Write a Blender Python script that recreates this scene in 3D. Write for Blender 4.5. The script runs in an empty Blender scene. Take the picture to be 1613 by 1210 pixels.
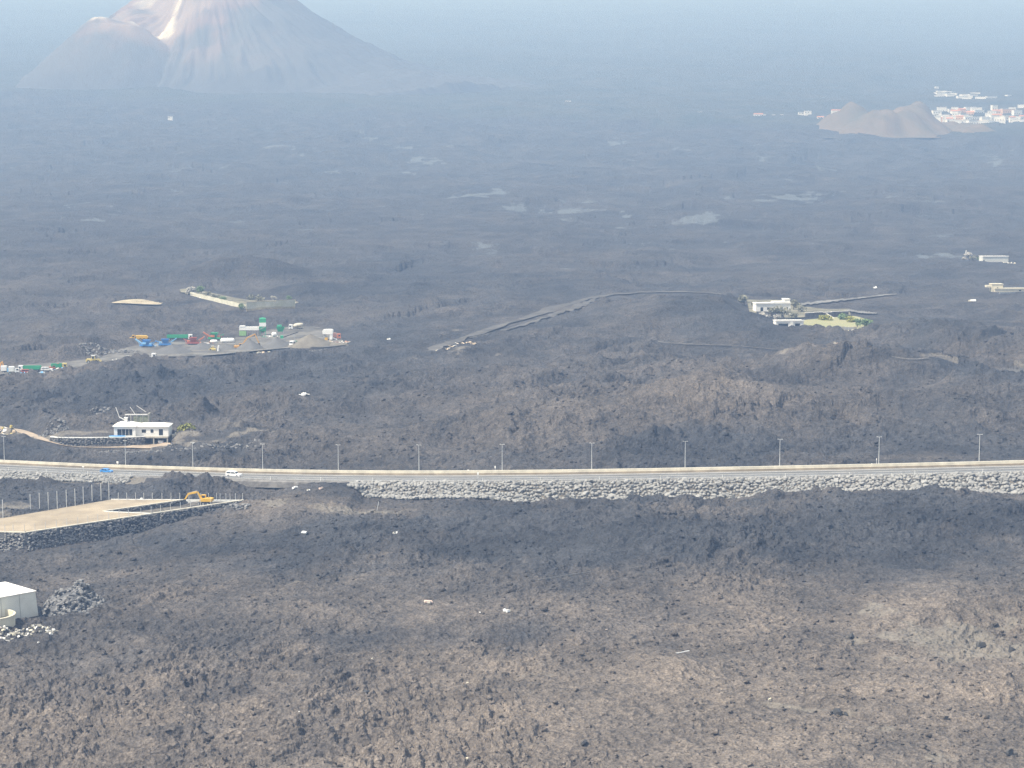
import bpy, bmesh, math, random
import numpy as np
from mathutils import Vector, Matrix, Euler

# ------------------------------------------------------------------ camera, sky, sun, exposure
S = bpy.context.scene
COL = S.collection
FPX = 3060.0                      # focal length in photograph pixels (1613 wide)
PITCH = math.radians(6.9)         # looking down
cam_d = bpy.data.cameras.new("camera")
cam = bpy.data.objects.new("camera", cam_d)
COL.objects.link(cam)
cam_d.sensor_width = 36.0
cam_d.sensor_fit = 'HORIZONTAL'
cam_d.lens = 36.0 * FPX / 1613.0
cam_d.clip_start = 1.0
cam_d.clip_end = 40000.0
cam.location = (0, 0, 0)
cam.rotation_euler = (math.radians(90) - PITCH, 0, 0)
S.camera = cam

SUN_EL = math.radians(54)
SUN_AZ = math.radians(246)        # compass-like: 0 = +Y (away from the camera), clockwise; 246 = behind, to the left
sun_dir = Vector((math.sin(SUN_AZ) * math.cos(SUN_EL), math.cos(SUN_AZ) * math.cos(SUN_EL), math.sin(SUN_EL)))
world = bpy.data.worlds.new("World")
S.world = world
world.use_nodes = True
wn = world.node_tree
wn.nodes.clear()
sky = wn.nodes.new('ShaderNodeTexSky')
sky.sky_type = 'NISHITA'
sky.sun_disc = False
sky.sun_elevation = SUN_EL
sky.sun_rotation = SUN_AZ
sky.air_density = 1.0
sky.dust_density = 2.0
bg = wn.nodes.new('ShaderNodeBackground')
bg.inputs['Strength'].default_value = 0.075
wo = wn.nodes.new('ShaderNodeOutputWorld')
wtc = wn.nodes.new('ShaderNodeTexCoord')
wnz = wn.nodes.new('ShaderNodeTexNoise'); wnz.inputs['Scale'].default_value = 3.0; wnz.inputs['Detail'].default_value = 5
wmr = wn.nodes.new('ShaderNodeMapRange'); wmr.inputs[1].default_value = 0.35; wmr.inputs[2].default_value = 0.6; wmr.inputs[3].default_value = 0.25; wmr.inputs[4].default_value = 0.85
wmx = wn.nodes.new('ShaderNodeMix'); wmx.data_type = 'RGBA'; wmx.inputs['B'].default_value = (7.6, 7.9, 8.0, 1)   # thin bright cloud
wn.links.new(wtc.outputs['Generated'], wnz.inputs['Vector']); wn.links.new(wnz.outputs[0], wmr.inputs[0])
wn.links.new(wmr.outputs[0], wmx.inputs['Factor']); wn.links.new(sky.outputs[0], wmx.inputs['A'])
wn.links.new(wmx.outputs['Result'], bg.inputs['Color'])
wn.links.new(bg.outputs[0], wo.inputs['Surface'])

sl = bpy.data.lights.new("sun", 'SUN')
sl.energy = 5.0
sl.angle = math.radians(0.5)
sl.color = (1.0, 0.98, 0.95)
sun = bpy.data.objects.new("sun", sl)
COL.objects.link(sun)
sun.location = (-300, -200, 600)
sun.rotation_euler = (-sun_dir).to_track_quat('-Z', 'Y').to_euler()

S.view_settings.view_transform = 'Standard'
S.view_settings.look = 'None'
S.view_settings.exposure = 0.95
S.view_settings.gamma = 1.0
S.view_settings.use_curve_mapping = False
S.cycles.use_denoising = True
S.cycles.denoising_prefilter = 'NONE'
S.cycles.max_bounces = 5
S.cycles.diffuse_bounces = 2
S.cycles.volume_bounces = 0
S.cycles.transparent_max_bounces = 8
S.cycles.sample_clamp_indirect = 6.0

random.seed(7)
rng = np.random.default_rng(11)

# ------------------------------------------------------------------ noise
_perm = np.random.default_rng(5).permutation(512).astype(np.int32)
_perm = np.concatenate([_perm, _perm, _perm])
_ga = np.random.default_rng(6).uniform(0, 2 * np.pi, 512)
_gx = np.cos(_ga).astype(np.float32)
_gy = np.sin(_ga).astype(np.float32)
def perlin(x, y):
    x = np.asarray(x, np.float64); y = np.asarray(y, np.float64)
    xi = np.floor(x).astype(np.int64); yi = np.floor(y).astype(np.int64)
    xf = (x - xi).astype(np.float32); yf = (y - yi).astype(np.float32)
    xi = xi & 511; yi = yi & 511
    u = xf * xf * xf * (xf * (xf * 6 - 15) + 10); v = yf * yf * yf * (yf * (yf * 6 - 15) + 10)
    def g(ix, iy, dx, dy):
        h = _perm[_perm[ix & 511] + (iy & 511)]
        return _gx[h] * dx + _gy[h] * dy
    a = g(xi, yi, xf, yf); b = g(xi + 1, yi, xf - 1, yf)
    c = g(xi, yi + 1, xf, yf - 1); d = g(xi + 1, yi + 1, xf - 1, yf - 1)
    return 1.5 * ((a + u * (b - a)) * (1 - v) + (c + u * (d - c)) * v)
def fbm(x, y, L, octv=4, gain=0.5):
    s = 0; a = 1.0; t = 0
    for o in range(octv):
        s = s + a * perlin(x / L + 17.3 * o, y / L - 9.1 * o); t += a; a *= gain; L *= 0.5
    return s / t
def worley(x, y):
    """rounded lumps: nearest point's distance and that lump's own random number"""
    xi = np.floor(x).astype(np.int64); yi = np.floor(y).astype(np.int64)
    best = np.full(x.shape, 9.0, np.float32); rid = np.zeros(x.shape, np.float32)
    for dx in (-1, 0, 1):
        for dy in (-1, 0, 1):
            h = _perm[_perm[(xi + dx) & 511] + ((yi + dy) & 511)]
            fx = xi + dx + 0.5 + 0.42 * _gx[h]; fy = yi + dy + 0.5 + 0.42 * _gy[h]
            d = ((x - fx)**2 + (y - fy)**2).astype(np.float32)
            m = d < best; best = np.where(m, d, best); rid = np.where(m, h / 512.0, rid)
    return np.sqrt(best), rid
def sstep(a, b, x):
    t = np.clip((np.asarray(x, float) - a) / (b - a), 0, 1)
    return t * t * (3 - 2 * t)

# ------------------------------------------------------------------ pixel of the photograph -> ray
FW = np.array([0, math.cos(PITCH), -math.sin(PITCH)])
UP = np.array([0, math.sin(PITCH), math.cos(PITCH)])
def ray(px, py):
    return FW + (px - 806.5) / FPX * np.array([1.0, 0, 0]) - (py - 605.0) / FPX * UP
def at_depth(px, py, Y):
    r = ray(px, py)
    return r * (Y / r[1])

# ------------------------------------------------------------------ the lie of the land
TY = np.array([200, 335, 395, 455, 530, 600, 665, 780, 905, 975, 1070, 1220, 1520, 2150, 2950, 3500, 3800, 4100, 4500, 5000, 5600, 6500, 7500, 9500, 12000, 14800], float)
TZ = np.array([-112, -110, -109, -107.5, -105.5, -102, -99.6, -98, -95.5, -94, -92, -89, -81, -59, -22, 24, 50, 82, 122, 165, 235, 325, 420, 640, 900, 1250], float)
def smooth_interp(xs, ys):
    m = np.gradient(ys, xs)
    def f(x):
        x = np.clip(np.asarray(x, float), xs[0], xs[-1])
        i = np.clip(np.searchsorted(xs, x) - 1, 0, len(xs) - 2)
        h = xs[i + 1] - xs[i]; t = (x - xs[i]) / h
        return ((2 * t**3 - 3 * t**2 + 1) * ys[i] + (t**3 - 2 * t**2 + t) * h * m[i] + (-2 * t**3 + 3 * t**2) * ys[i + 1] + (t**3 - t**2) * h * m[i + 1])
    return f
tableZ = smooth_interp(TY, TZ)
def H_plain(x, y):
    w = 1 - sstep(750, 1500, y)
    k = np.asarray(x) / np.maximum(y, 1.0)
    dip = 30 * np.exp(-((k + 0.02) / 0.12)**2) * sstep(7600, 14000, y)
    return tableZ(y) - dip + w * 7.5 * np.tanh(np.asarray(x) / 170.0)

# road centre line: picture column, picture row, depth
ROADP = [(-420, 716, 715), (-200, 727, 686), (0, 736, 662), (130, 742, 648), (250, 746, 637), (400, 750.5, 624), (550, 753.0, 613), (700, 753.5, 605), (850, 752.5, 599), (1000, 750.5, 593), (1200, 747, 586), (1400, 743, 580), (1613, 738, 575), (1850, 731, 571), (2100, 723, 568)]
_rp = np.array([at_depth(*p) for p in ROADP])
roadY = smooth_interp(_rp[:, 0], _rp[:, 1])
roadZ = smooth_interp(_rp[:, 0], _rp[:, 2])
RHALF = 6.2
# how far the lava lies below the near edge of the road (metres)
_ex = [(-420, 3), (0, 2.2), (200, 2.2), (250, 1.2), (290, -0.4), (400, -0.9), (470, -0.8), (530, -0.6), (560, 0.3), (575, 3.25), (640, 4.0), (700, 3.5), (770, 3.75), (810, 5.0), (850, 5.88), (900, 5.12), (1000, 4.88), (1070, 4.75), (1130, 6.25), (1180, 4.25), (1250, 3.25), (1350, 3.25), (1430, 3.25), (1490, 4.0), (1540, 5.25), (1600, 4.25), (1850, 4.0)]
_exx = np.array([at_depth(p[0], 758, 596)[0] if p[0] > 500 else at_depth(p[0], 752, 640)[0] for p in _ex])
_exz = np.array([p[1] for p in _ex], float)

BUMPS = []       # (x, y, sx, sy, rot, height): mounds of lava
def bump_px(px, py, Y, sx, sy, h, rot=0.0):
    p = at_depth(px, py, Y)
    BUMPS.append((p[0], p[1], sx, sy, rot, h))
# mounds and ridges one can tell apart in the photograph
bump_px(1090, 500, 1010, 46, 40, 8)
bump_px(1010, 480, 1060, 60, 45, 6)
bump_px(1190, 540, 905, 40, 25, 4.35)
bump_px(1150, 655, 735, 28, 26, 7.25)
bump_px(1060, 600, 800, 20, 60, 4.35, 0.2)
bump_px(1300, 605, 800, 40, 24, 7.97)
bump_px(1420, 600, 800, 34, 24, 7.25)
bump_px(1540, 570, 865, 22, 60, 10.15, 0.35)
bump_px(1460, 540, 915, 22, 14, -3)
bump_px(1590, 565, 910, 24, 18, -3)
bump_px(1590, 640, 745, 30, 25, 5.8)
bump_px(385, 450, 1330, 40, 35, 14.5)
bump_px(470, 470, 1230, 26, 40, 7.25)
bump_px(700, 640, 760, 60, 22, 3.62)
bump_px(860, 600, 820, 50, 22, 4.35)
bump_px(760, 690, 690, 40, 16, 2.9)
bump_px(960, 680, 700, 35, 18, 3.62)
bump_px(540, 620, 790, 40, 30, 2.9)
bump_px(150, 600, 830, 50, 22, 1.8)
bump_px(300, 590, 860, 40, 18, 0.6)
bump_px(330, 765, 606, 13, 6, 1.6)
bump_px(395, 768, 600, 12, 6, 1.4)
bump_px(450, 800, 560, 18, 10, 1.5)
bump_px(560, 820, 545, 24, 8, 1.3)
bump_px(990, 850, 520, 7, 40, 2.2, -0.5)
bump_px(1120, 880, 500, 30, 18, 2)
bump_px(830, 915, 480, 26, 12, 1.6)
bump_px(700, 1030, 420, 24, 7, -1.6)
bump_px(930, 1065, 400, 22, 6, 1.8, -0.15)
bump_px(1060, 1078, 392, 9, 5, 1.6)
bump_px(1320, 1130, 365, 26, 4, 1.5, -0.45)
bump_px(1520, 1000, 430, 26, 9, 2.4)
bump_px(1540, 1022, 424, 16, 4, -1.5)
bump_px(1420, 965, 450, 50, 12, 1.4)
bump_px(200, 990, 440, 40, 14, 1.2)
bump_px(420, 960, 452, 34, 12, 1.4)
bump_px(1540, 1130, 372, 20, 8, 1.6)

PADS = []        # flattened ground: dict(poly=[(x,y)], z=f(x,y), edge, rough)
def poly_sd(poly, x, y):
    """distance outside a polygon (0 inside)"""
    P = np.array(poly, float); n = len(P)
    d = np.full(np.shape(x), 1e18); inside = np.zeros(np.shape(x), bool)
    for i in range(n):
        a = P[i]; b = P[(i + 1) % n]; e = b - a
        wx = x - a[0]; wy = y - a[1]
        t = np.clip((wx * e[0] + wy * e[1]) / max(e @ e, 1e-9), 0, 1)
        d = np.minimum(d, (wx - t * e[0])**2 + (wy - t * e[1])**2)
        c = ((a[1] <= y) & (b[1] > y)) | ((b[1] <= y) & (a[1] > y))
        with np.errstate(divide='ignore', invalid='ignore'):
            xc = a[0] + (y - a[1]) * (b[0] - a[0]) / (b[1] - a[1] + 1e-12)
        inside ^= c & (x < xc)
    d = np.sqrt(d)
    return np.where(inside, 0.0, d)
def line_sd(pts, x, y):
    """distance to a polyline and the height along it"""
    P = np.array(pts, float)
    d = np.full(np.shape(x), 1e18); z = np.zeros(np.shape(x))
    for i in range(len(P) - 1):
        a = P[i]; b = P[i + 1]; e = b[:2] - a[:2]
        wx = x - a[0]; wy = y - a[1]
        t = np.clip((wx * e[0] + wy * e[1]) / max(e @ e, 1e-9), 0, 1)
        dd = (wx - t * e[0])**2 + (wy - t * e[1])**2
        m = dd < d
        d = np.where(m, dd, d); z = np.where(m, a[2] + t * (b[2] - a[2]), z)
    return np.sqrt(d), z

def H_smooth(x, y, pads=True):
    """terrain height without the clinker; returns (z, roughness factor)"""
    x = np.asarray(x, float); y = np.asarray(y, float)
    z = H_plain(x, y)
    for (bx, by, sx, sy, rot, h) in BUMPS:
        c, s = math.cos(rot), math.sin(rot)
        dx = (x - bx) * c + (y - by) * s; dy = -(x - bx) * s + (y - by) * c
        q = (dx / sx)**2 + (dy / sy)**2
        z = z + h * np.exp(-q)
    # the road bench
    u = y - roadY(x); zr = roadZ(x)
    E = np.interp(x, _exx, _exz)
    near = zr - E
    wn_ = (1 - sstep(12, 85, -u))
    zn = near * wn_ + z * (1 - wn_)
    wf = 1 - sstep(9, 60, u)
    zf = (zr + 0.4) * wf + z * (1 - wf)
    t = sstep(-RHALF - 1.5, -RHALF - 7.5, u)
    z = np.where(u > 0, zf, zr * (1 - t) + zn * t)
    z = np.where((u > -RHALF - 1.5) & (u < RHALF + 3.0), np.minimum(z, zr - 0.9), z)
    rr = np.where((u < 0) & (E > 1.4), 5.0, 0.0)
    rough = sstep(RHALF + 1.5 + rr, RHALF + 5.0 + rr, np.abs(u))
    if pads:
        for p in PADS:
            if 'poly' in p:
                bb = p['bb']; e = p['edge']
                m = (x > bb[0] - e) & (x < bb[2] + e) & (y > bb[1] - e) & (y < bb[3] + e)
                if not m.any(): continue
                d = poly_sd(p['poly'], x[m] if x.shape else x, y[m] if y.shape else y)
                zz = p['z'](x[m], y[m]) if x.shape else p['z'](x, y)
            else:
                bb = p['bb']; e = p['edge'] + p['half']
                m = (x > bb[0] - e) & (x < bb[2] + e) & (y > bb[1] - e) & (y < bb[3] + e)
                if not m.any(): continue
                d, zz = line_sd(p['line'], x[m] if x.shape else x, y[m] if y.shape else y)
                d = np.maximum(d - p['half'], 0)
            w = 1 - sstep(0, p['edge'], d)
            if x.shape:
                z[m] = z[m] * (1 - w) + zz * w
                rough[m] = rough[m] * (1 - w * (1 - p['rough']))
            else:
                z = z * (1 - w) + zz * w
                rough = rough * (1 - w * (1 - p['rough']))
    return z, rough
def gz(x, y):
    z, r = H_smooth(np.array([x], float), np.array([y], float))
    return float(z[0])
def G(px, py, pads=True):
    """where the ray of a picture point meets the smooth ground"""
    r = ray(px, py); r = r / r[1]
    t = np.concatenate([np.arange(240, 1600, 2.0), np.arange(1600, 9400, 8.0)])
    P = r[None, :] * t[:, None]
    h, _ = H_smooth(P[:, 0].copy(), P[:, 1].copy(), pads)
    below = np.nonzero(P[:, 2] < h)[0]
    i = below[0] if len(below) else len(t) - 1
    if i > 0:
        a0 = P[i - 1, 2] - h[i - 1]; a1 = P[i, 2] - h[i]
        tt = t[i - 1] + (t[i] - t[i - 1]) * a0 / max(a0 - a1, 1e-6)
    else:
        tt = t[0]
    p = r * tt
    return Vector((float(p[0]), float(p[1]), float(p[2])))
def add_pad(poly, z, edge=3.0, rough=0.0):
    xs = [p[0] for p in poly]; ys = [p[1] for p in poly]
    f = z if callable(z) else (lambda x, y, z=z: np.full(np.shape(x), float(z)))
    PADS.append(dict(poly=[(p[0], p[1]) for p in poly], z=f, edge=edge, rough=rough, bb=(min(xs), min(ys), max(xs), max(ys))))
def add_line(pts, half, edge=3.0, rough=0.1, sink=0.0):
    xs = [p[0] for p in pts]; ys = [p[1] for p in pts]
    PADS.append(dict(line=[(p[0], p[1], p[2] - sink) for p in pts], half=half, edge=edge, rough=rough, bb=(min(xs), min(ys), max(xs), max(ys))))
def plane_fit(pts):
    A = np.array([[p[0], p[1], 1] for p in pts]); b = np.array([p[2] for p in pts])
    c = np.linalg.lstsq(A, b, rcond=None)[0]
    return lambda x, y: c[0] * np.asarray(x) + c[1] * np.asarray(y) + c[2]

# ------------------------------------------------------------------ materials
MATS = {}
def mat(name, col, rough=0.8, var=0.12, scale=1.5, bump=0.0, bscale=6.0, metal=0.0, col2=None, detail=4.0):
    if name in MATS: return MATS[name]
    m = bpy.data.materials.new(name); m.use_nodes = True
    nt = m.node_tree; b = nt.nodes['Principled BSDF']
    b.inputs['Roughness'].default_value = rough
    b.inputs['Metallic'].default_value = metal
    tc = nt.nodes.new('ShaderNodeTexCoord')
    nz = nt.nodes.new('ShaderNodeTexNoise')
    nz.inputs['Scale'].default_value = scale; nz.inputs['Detail'].default_value = detail
    nz.inputs['Roughness'].default_value = 0.65
    nt.links.new(tc.outputs['Object'], nz.inputs['Vector'])
    mx = nt.nodes.new('ShaderNodeMix'); mx.data_type = 'RGBA'
    c = Vector(col)
    c2 = Vector(col2) if col2 else c * (1 - 2 * var)
    mx.inputs['A'].default_value = (*(c2), 1)
    mx.inputs['B'].default_value = (*(c if col2 else c * (1 + var * 0.6)), 1)
    rp = nt.nodes.new('ShaderNodeMapRange'); rp.inputs[1].default_value = 0.3; rp.inputs[2].default_value = 0.7
    nt.links.new(nz.outputs[0], rp.inputs[0])
    nt.links.new(rp.outputs[0], mx.inputs['Factor'])
    nt.links.new(mx.outputs['Result'], b.inputs['Base Color'])
    if bump > 0:
        n2 = nt.nodes.new('ShaderNodeTexNoise'); n2.inputs['Scale'].default_value = bscale; n2.inputs['Detail'].default_value = 5
        nt.links.new(tc.outputs['Object'], n2.inputs['Vector'])
        bp = nt.nodes.new('ShaderNodeBump'); bp.inputs['Strength'].default_value = 1.0; bp.inputs['Distance'].default_value = bump
        nt.links.new(n2.outputs[0], bp.inputs['Height']); nt.links.new(bp.outputs[0], b.inputs['Normal'])
    MATS[name] = m
    return m

# ------------------------------------------------------------------ mesh helpers
class MB:
    def __init__(s): s.v = []; s.f = []
    def add(s, verts, faces):
        o = len(s.v); s.v.extend([tuple(v) for v in verts]); s.f.extend([tuple(i + o for i in f) for f in faces]); return s
    def box(s, cx, cy, cz, sx, sy, sz, rz=0.0, rx=0.0, ry=0.0, taper=1.0):
        """centre, full sizes"""
        M = Euler((rx, ry, rz)).to_matrix()
        vs = []
        for k, z in ((0, -.5), (1, .5)):
            t = 1.0 if k == 0 else taper
            for (x, y) in ((-.5, -.5), (.5, -.5), (.5, .5), (-.5, .5)):
                p = M @ Vector((x * sx * t, y * sy * t, z * sz)); vs.append((p.x + cx, p.y + cy, p.z + cz))
        return s.add(vs, [(3, 2, 1, 0), (4, 5, 6, 7), (0, 1, 5, 4), (1, 2, 6, 5), (2, 3, 7, 6), (3, 0, 4, 7)])
    def b(s, x0, y0, z0, x1, y1, z1):
        return s.box((x0 + x1) / 2, (y0 + y1) / 2, (z0 + z1) / 2, abs(x1 - x0), abs(y1 - y0), abs(z1 - z0))
    def prism(s, poly, z0, z1):
        n = len(poly)
        vs = [(p[0], p[1], z0) for p in poly] + [(p[0], p[1], z1) for p in poly]
        fs = [tuple(range(n - 1, -1, -1)), tuple(range(n, 2 * n))] + [(i, (i + 1) % n, n + (i + 1) % n, n + i) for i in range(n)]
        return s.add(vs, fs)
    def side(s, poly, y0, y1):
        """an outline in the x-z plane pushed along y"""
        n = len(poly)
        vs = [(p[0], y0, p[1]) for p in poly] + [(p[0], y1, p[1]) for p in poly]
        fs = [tuple(range(n)), tuple(range(2 * n - 1, n - 1, -1))] + [((i + 1) % n, i, n + i, n + (i + 1) % n) for i in range(n)]
        return s.add(vs, fs)
    def tube(s, a, b, r0, r1=None, n=8):
        a = Vector(a); b = Vector(b); r1 = r0 if r1 is None else r1
        d = (b - a).normalized(); u = d.orthogonal().normalized(); w = d.cross(u)
        vs = []
        for p, r in ((a, r0), (b, r1)):
            for i in range(n):
                t = 2 * math.pi * i / n; q = p + (u * math.cos(t) + w * math.sin(t)) * r; vs.append(tuple(q))
        fs = [tuple(range(n - 1, -1, -1)), tuple(range(n, 2 * n))] + [(i, (i + 1) % n, n + (i + 1) % n, n + i) for i in range(n)]
        return s.add(vs, fs)
    def lathe(s, prof, n=14, c=(0, 0, 0), axis='z'):
        vs = []
        for (r, h) in prof:
            for i in range(n):
                t = 2 * math.pi * i / n
                p = (r * math.cos(t), r * math.sin(t), h)
                if axis == 'x': p = (h, p[0], p[1])
                if axis == 'y': p = (p[0], h, p[1])
                vs.append((p[0] + c[0], p[1] + c[1], p[2] + c[2]))
        fs = []
        for k in range(len(prof) - 1):
            for i in range(n):
                fs.append((k * n + i, k * n + (i + 1) % n, (k + 1) * n + (i + 1) % n, (k + 1) * n + i))
        fs.append(tuple(range(n - 1, -1, -1))); m = (len(prof) - 1) * n; fs.append(tuple(range(m, m + n)))
        return s.add(vs, fs)
    def bar(s, pts, w, h):
        """flat bar through points (each piece a box)"""
        for a, b in zip(pts[:-1], pts[1:]):
            a = Vector(a); b = Vector(b); d = b - a; L = d.length; c = (a + b) / 2
            q = d.to_track_quat('X', 'Z').to_matrix(); vs = []
            for x in (-.5, .5):
                for (y, z) in ((-.5, -.5), (.5, -.5), (.5, .5), (-.5, .5)):
                    p = q @ Vector((x * (L + 0.02), y * w, z * h)) + c; vs.append(tuple(p))
            s.add(vs, [(0, 1, 2, 3), (7, 6, 5, 4), (0, 4, 5, 1), (1, 5, 6, 2), (2, 6, 7, 3), (3, 7, 4, 0)])
        return s
    def build(s, name, m, parent=None, smooth=False, loc=None):
        me = bpy.data.meshes.new(name); me.from_pydata(s.v, [], s.f); me.validate(); 
        bm = bmesh.new(); bm.from_mesh(me); bmesh.ops.recalc_face_normals(bm, faces=bm.faces); bm.to_mesh(me); bm.free()
        me.update()
        if m: me.materials.append(m)
        if smooth: me.shade_smooth()
        o = bpy.data.objects.new(name, me); COL.objects.link(o)
        if parent: o.parent = parent
        if loc is not None: o.location = loc
        return o
def tag(o, label=None, cat=None, group=None, kind=None):
    if label: o['label'] = label
    if cat: o['category'] = cat
    if group: o['group'] = group
    if kind: o['kind'] = kind
    return o
def thing(name, label, cat, loc=(0, 0, 0), rz=0.0, group=None):
    o = bpy.data.objects.new(name, None); COL.objects.link(o)
    o.empty_display_size = 0.5
    o.location = loc; o.rotation_euler = (0, 0, rz)
    return tag(o, label, cat, group)
def child(name, me, parent, loc=(0, 0, 0), rot=(0, 0, 0), sc=(1, 1, 1)):
    o = bpy.data.objects.new(name, me); COL.objects.link(o); o.parent = parent
    o.location = loc; o.rotation_euler = rot; o.scale = sc
    return o
def copy_tree(o, parent=None):
    c = o.copy(); COL.objects.link(c); c.parent = parent
    for ch in o.children: copy_tree(ch, c)
    return c
def np_mesh(name, V, F, m, smooth=True):
    me = bpy.data.meshes.new(name)
    V = np.asarray(V, np.float32); F = np.asarray(F, np.int32)
    me.vertices.add(len(V)); me.vertices.foreach_set('co', V.ravel())
    k = F.shape[1]
    me.loops.add(F.size); me.loops.foreach_set('vertex_index', F.ravel())
    me.polygons.add(len(F)); me.polygons.foreach_set('loop_start', np.arange(0, F.size, k, dtype=np.int32))
    me.polygons.foreach_set('loop_total', np.full(len(F), k, np.int32))
    if smooth: me.polygons.foreach_set('use_smooth', np.ones(len(F), bool))
    me.update(calc_edges=True)
    if m: me.materials.append(m)
    o = bpy.data.objects.new(name, me); COL.objects.link(o)
    return o
def set_attr(o, name, vals):
    a = o.data.attributes.new(name, 'FLOAT', 'POINT'); a.data.foreach_set('value', np.asarray(vals, np.float32).ravel())
def rock_mesh(name, seed, m, flat=0.8, sub=1):
    """an angular block, about one unit across: the hull of a few random points"""
    r = random.Random(seed)
    bm = bmesh.new()
    for _ in range(11 if sub == 1 else 16):
        v = Vector((r.gauss(0, 1), r.gauss(0, 1), r.gauss(0, 1))).normalized()
        k = max(abs(v.x), abs(v.y), abs(v.z)); v = v * (0.5 * (0.55 + 0.45 / k) * r.uniform(0.86, 1.05))
        bm.verts.new((v.x, v.y, v.z * flat))
    out = bmesh.ops.convex_hull(bm, input=bm.verts)
    bmesh.ops.delete(bm, geom=list({g for g in out['geom_interior'] + out['geom_unused'] if isinstance(g, bmesh.types.BMVert)}), context='VERTS')
    bmesh.ops.triangulate(bm, faces=bm.faces)
    bmesh.ops.recalc_face_normals(bm, faces=bm.faces)
    me = bpy.data.meshes.new(name); bm.to_mesh(me); bm.free()
    if m: me.materials.append(m)
    return me
HAZE_COL = (0.36, 0.57, 1.0); HAZE_D = 2.55e-4
# ------------------------------------------------------------------ levelled ground, before the sheet is made
def PZ(px, py, z):
    r = ray(px, py); t = z / r[2]
    return Vector((float(r[0] * t), float(r[1] * t), float(z)))
# walled plot below the road
ZP = -109.2
PLOT_OUT = [PZ(-260, 826, ZP), PZ(-40, 837.5, ZP), PZ(40, 839.5, ZP), PZ(383, 788.5, ZP), PZ(175, 787, ZP), PZ(5, 816, ZP), PZ(-120, 822, ZP)]
RAMP = [PZ(163, 806, ZP), PZ(240, 809.6, ZP), PZ(378, 789.2, ZP), PZ(291, 787.6, ZP)]
bump_px(60, 885, 512, 60, 26, -3.5)
bump_px(300, 850, 540, 40, 16, -2.0)
bump_px(90, 768, 622, 30, 8, 1.8)
APR = [PZ(-260, 852, ZP - 4.5), PZ(40, 864, ZP - 4.5), PZ(200, 838, ZP - 4.0), PZ(330, 813, ZP - 3.5), PZ(392, 801, ZP - 3.0), PLOT_OUT[3], PZ(240, 809.6, ZP), PLOT_OUT[2], PLOT_OUT[0]]
add_pad([(p.x, p.y) for p in APR], lambda x, y: ZP - 5.4 + 1.6 * sstep(PLOT_OUT[2].x + 25, PLOT_OUT[3].x, x), edge=22, rough=0.6)
add_pad([(p.x, p.y) for p in PLOT_OUT], ZP - 0.35, edge=2.2)
add_pad([(p.x, p.y) for p in RAMP], lambda x, y: ZP - 0.3 - 1.0 * sstep(RAMP[0].x, RAMP[0].x + 10, x) * (1 - 0.9 * sstep(PZ(272, 800, ZP).x, PZ(300, 800, ZP).x, x)), edge=0.6)
# house terrace and drive
HY = 690.0
HB = at_depth(222, 701.5, HY)               # foot of the house, at the drive
HFL = HB[2] + 3.2                           # floor level
def xh(px): return float(at_depth(px, 700, HY)[0])
add_pad([(xh(66), HY + 2), (xh(100), HY - 3), (xh(150), HY - 4.5), (xh(228), HY - 1.0), (xh(228), HY + 16), (xh(66), HY + 16)], HFL - 0.25, edge=3.5, rough=0.1)
add_pad([(xh(228), HY - 3), (xh(266), HY - 3), (xh(266), HY + 7), (xh(228), HY + 7)], HB[2] - 0.1, edge=0.8)
STRIPS = []
def strip(name, pairs, lift=0.15, n=60, cross=3, edge=7.0, rough=0.05):
    """a dirt strip from pairs of picture points (far edge, near edge): the ground under it is levelled"""
    A = [G(*a) for a, b in pairs]; B = [G(*b) for a, b in pairs]
    def res(P):
        P = np.array([tuple(p) for p in P]); t = np.arange(len(P)); q = np.linspace(0, len(P) - 1, n)
        fx = [smooth_interp(t.astype(float), P[:, k])(q) for k in range(3)]
        return np.stack(fx, -1)
    a = res(A); b = res(B); mid = (a + b) / 2
    k = np.ones(5) / 5
    zs = np.convolve(np.pad(mid[:, 2], 2, 'edge'), k, 'valid'); mid[:, 2] = zs
    poly = [tuple(p[:2]) for p in a] + [tuple(p[:2]) for p in b[::-1]]
    ln = [tuple(p) for p in mid]
    add_pad(poly, lambda x, y, ln=ln: line_sd(ln, x, y)[1] - 0.25, edge=edge, rough=rough)
    if name == 'dirt_track':
        for arr in (a, b):
            w = perlin(np.arange(n) * 0.45 + len(STRIPS) * 7.7, np.full(n, 3.3 if arr is a else 8.8))
            arr += (arr - mid) * np.array([1, 1, 0]) * (w[:, None] * 0.7 - (0.42 if len(STRIPS) < 4 else 0.25))
    V = []; 
    for i in range(n):
        for j in range(cross + 1):
            t = j / cross; p = a[i] * (1 - t) + b[i] * t
            V.append((p[0], p[1], zs[i] + lift))
    F = [(i * (cross + 1) + j, i * (cross + 1) + j + 1, (i + 1) * (cross + 1) + j + 1, (i + 1) * (cross + 1) + j) for i in range(n - 1) for j in range(cross)]
    STRIPS.append((name, V, F))
strip('dirt_drive', [((-90, 652), (-90, 664)), ((0, 671), (0, 680)), ((40, 677), (36, 688)), ((80, 689), (72, 700)), ((105, 699), (105, 706)), ((150, 702), (150, 708)), ((200, 701), (200, 707.5)), ((240, 699), (242, 705)), ((268, 697), (270, 702))], lift=0.12)
strip('dirt_track', [((664, 552), (690, 556)), ((690, 541), (712, 546)), ((740, 524), (758, 530)), ((800, 505), (815, 509)), ((870, 484), (880, 488)), ((940, 466), (948, 469.5)), ((1010, 459.5), (1014, 463)), ((1080, 459), (1082, 462)), ((1150, 463), (1150, 466))], lift=0.35)
strip('dirt_track', [((735, 531), (742, 534.5)), ((800, 517), (806, 520)), ((860, 498), (866, 501)), ((905, 482), (912, 485)), ((935, 470), (942, 473))], lift=0.35)
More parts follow.
